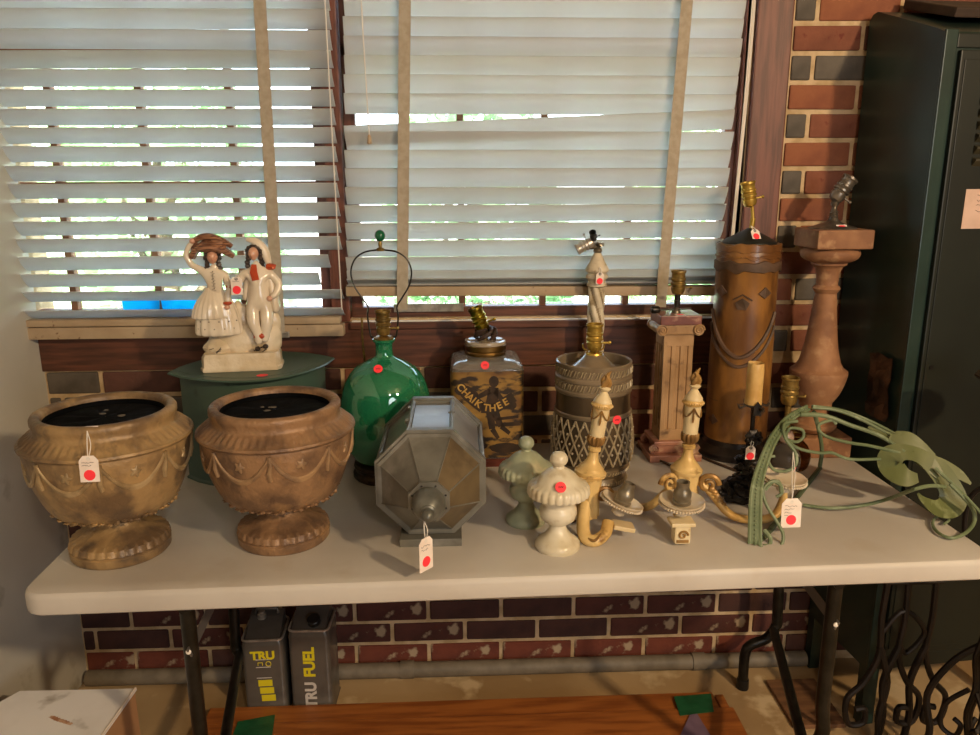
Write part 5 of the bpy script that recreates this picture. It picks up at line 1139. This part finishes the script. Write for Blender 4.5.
# ================================================================ UNDER THE TABLE
can_m = M('can_grey', '625d56', '504b45', 8, rough=.3, metal=.3, coat=.3, c3='8b847a', s3=6, thr3=(.5, .75)); yel = M('can_yellow', 'd8c820', rough=.5); wht = M('can_white', 'c9c2b8', rough=.5)
def can(label, x, y, rz, wd, dp, ht, kind):
    e = empty('fuel_can', label, 'can', (x, y, 0), rz)
    def rr(hx, hy, r, z):
        o = []
        for sx, sy, a0 in ((1, 1, 0), (-1, 1, 90), (-1, -1, 180), (1, -1, 270)):
            for k in range(5): a = radians(a0+90*k/4); o.append((sx*(hx-r)+r*cos(a), sy*(hy-r)+r*sin(a), z))
        return o
    a, b = wd/2, dp/2
    loft([rr(a, b, .012, 0), rr(a+.002, b+.002, .012, .003), rr(a, b, .012, .007), rr(a, b, .012, ht*.80), rr(a*.99, b*.99, .012, ht*.815), rr(a*.93, b*.93, .015, ht*.86)]).build('can_body', can_m, e, smooth=35)
    MB().tube(rr(a*.97, b*.97, .014, ht*.865), .0035, 6, closed=True).build('top_rim', steel, e, smooth=True)
    pts = [(p[0], p[1], ht*.865+(ht*.10)*(1 if p[1] > 0 else 0)) for p in rr(a*.80, b*.80, .02, 0)]
    MB().prism([(-b*.85, ht*.86), (b*.85, ht*.86), (b*.85, ht*.98), (b*.3, ht*.97)], 'x', -a*.82, a*.82).build('sloped_top', can_m, e)
    MB().tube([(-a*.55, b*.5, ht*.975), (-a*.50, b*.5, ht*1.03), (a*.50, b*.5, ht*1.03), (a*.55, b*.5, ht*.975)], .005, 8).build('handle', can_m, e, smooth=True)
    yy = -b-.0012
    Rt = Rm('X', 90)
    if kind == 1:
        MB().lathe([(.012, 0), (.012, .014), (.009, .016), (.009, .022), (.001, .022)], 18, M4=T((-.012, b*.25, ht*.955))).build('spout', steel, e, smooth=30)
        text('printed_name', 'TRU', .034, yel, e, T((0, yy, ht*.70)) @ Rt, .0003, .0016)
        m = MB().tube([(-.014, yy, ht*.595), (-.014, yy, ht*.625), (-.002, yy, ht*.625), (-.002, yy, ht*.595)], .0012, 4)
        m.tube([(.014+.007*cos(q*.6), yy, ht*.61+.007*sin(q*.6)) for q in range(11)], .0012, 4); m.build('printed_icons', yel, e)
        m = MB()
        for k in range(3): m.box(-.017+.003*k, .021+.003*k, yy-.0003, yy+.0005, ht*(.36-.085*k), ht*(.43-.085*k))
        m.build('printed_blocks', yel, e)
        for z_ in (.655, .57, .45): MB().box(-.02, .02, yy-.0003, yy+.0004, ht*z_, ht*(z_+.008)).build('printed_line', wht, e)
    else:
        MB().lathe([(.018, 0), (.018, .018), (.016, .020), (.001, .020)], 24, M4=T((.012, -b*.45, ht*.885)) @ Rm('X', 25)).build('cap', dark_plastic, e, smooth=30)
        text('printed_name', 'FUEL', .042, yel, e, T((.0, yy, ht*.55)) @ Rt @ Rm('Z', 90), .0003, .0018)
        text('printed_name', 'TRU', .042, wht, e, T((.0, yy, ht*.21)) @ Rt @ Rm('Z', 90), .0003, .0018)
    return e
can('grey fuel can with yellow print and three yellow blocks, the left one under the table', .240, .676, .03, .112, .12, .275, 1)
can('taller grey fuel can with upright yellow and white lettering and black cap, under the table', .368, .682, -.03, .112, .12, .300, 2)
orw = M('orange_wood', 'a5632c', '84491e', 5, rough=.45, stretch=(1, 9, 9), coat=.2, detail=8, bump=.05)
wd_ = empty('wooden_door', 'orange-brown varnished wooden door lying flat on the floor beneath the table', 'door panel', (.79, .44, 0), .004)
MB().bbox(-.70, .70, .10, .172, 0, .040, .003).build('edge_rail', orw, wd_); MB().bbox(-.70, .735, -.30, .098, 0, .046, .004).build('door_panel', orw, wd_); MB().bbox(.705, .73, .10, .165, 0, .036, .003).build('end_strip', orw, wd_)
gt_ = M('green_tape', '1f5a38', '174a2c', 20, rough=.4, bump=.4); pt = M('purple_tape', '7a6478', '6a566a', 20, rough=.6)
def ftape(label, pts, mt, z=.0475):
    o = MB().prism([(p[0], p[1]) for p in pts], 'z', z, z+.0012).build('masking_tape', mt); tag(o, label, 'tape'); return o
ftape('crinkled dark green tape on the left part of the wooden door', [(0.1860, 0.4880, 0.0470), (0.1850, 0.5380, 0.0470), (0.2780, 0.5620, 0.0470), (0.2900, 0.4720, 0.0470)], gt_)
ftape('smooth dark green tape strip at the right end of the wooden door', [(1.3680, 0.5080, 0.0470), (1.3730, 0.5870, 0.0470), (1.4800, 0.5950, 0.0470), (1.4640, 0.5200, 0.0470)], gt_)
ftape('torn purple-grey tape strip at the right end of the wooden door', [(1.3460, 0.4290, 0.0490), (1.3950, 0.5080, 0.0490), (1.4150, 0.5110, 0.0490), (1.4260, 0.4180, 0.0490)], pt, .0492)
wb_ = empty('white_carton', 'white cardboard box with a scuffed lid on the floor at the lower left', 'box', (-.14, .15, 0))
wc = M('carton_white', 'e8e5e3', 'd6d2ce', 5, rough=.5, c3='a9a29a', s3=10, thr3=(.6, .7)); tan = M('carton_tan', 'a57c56', '946c48', 8, rough=.8)
MB().prism([(-.19, -.12), (.122, -.60), (.160, .190), (-.104, .194), (-.19, .06)], 'z', 0, .292).build('carton_body', tan, wb_)
MB().prism([(-.192, -.12), (.122, -.602), (.163, .193), (-.106, .196), (-.192, .062)], 'z', .292, .2965).build('lid', wc, wb_)
MB().tube([(.161, .192, .298), (.142, -.2, .298), (.123, -.6, .298)], .003, 6).build('lid_edge', M('carton_edge', 'd8cabc', rough=.7), wb_)
m = MB(); random.seed(44)
for k in range(7): x = .015+.008*k; m.sphere((x, .10-.004*k, .2965), .006, 6, 4, sc=(1.4, .7, .25), jit=.8)
m.build('torn_patch', M('torn_card', '9a6a4c', 'c9a98c', 60, rough=.9), wb_)

sc_ = MB().bbox(1.68, 1.825, .50, .70, 0, .012, .002).build('wood_scrap', M('scrap_wood', '7a5638', '5e4029', 6, rough=.7, stretch=(1, 9, 9))); tag(sc_, 'flat scrap of brown wood on the floor under the locker legs', 'wood scrap')
rt = MB().prism([(-.018, 0), (.018, .002), (.018, .007), (-.018, .006)], 'y', -.0005, .0005).build('rim_tape', card, loc=(0.1340, 0.0500, 1.0260)); tag(rt, 'white strip of tape on the rim of the left urn above its tag', 'tape')
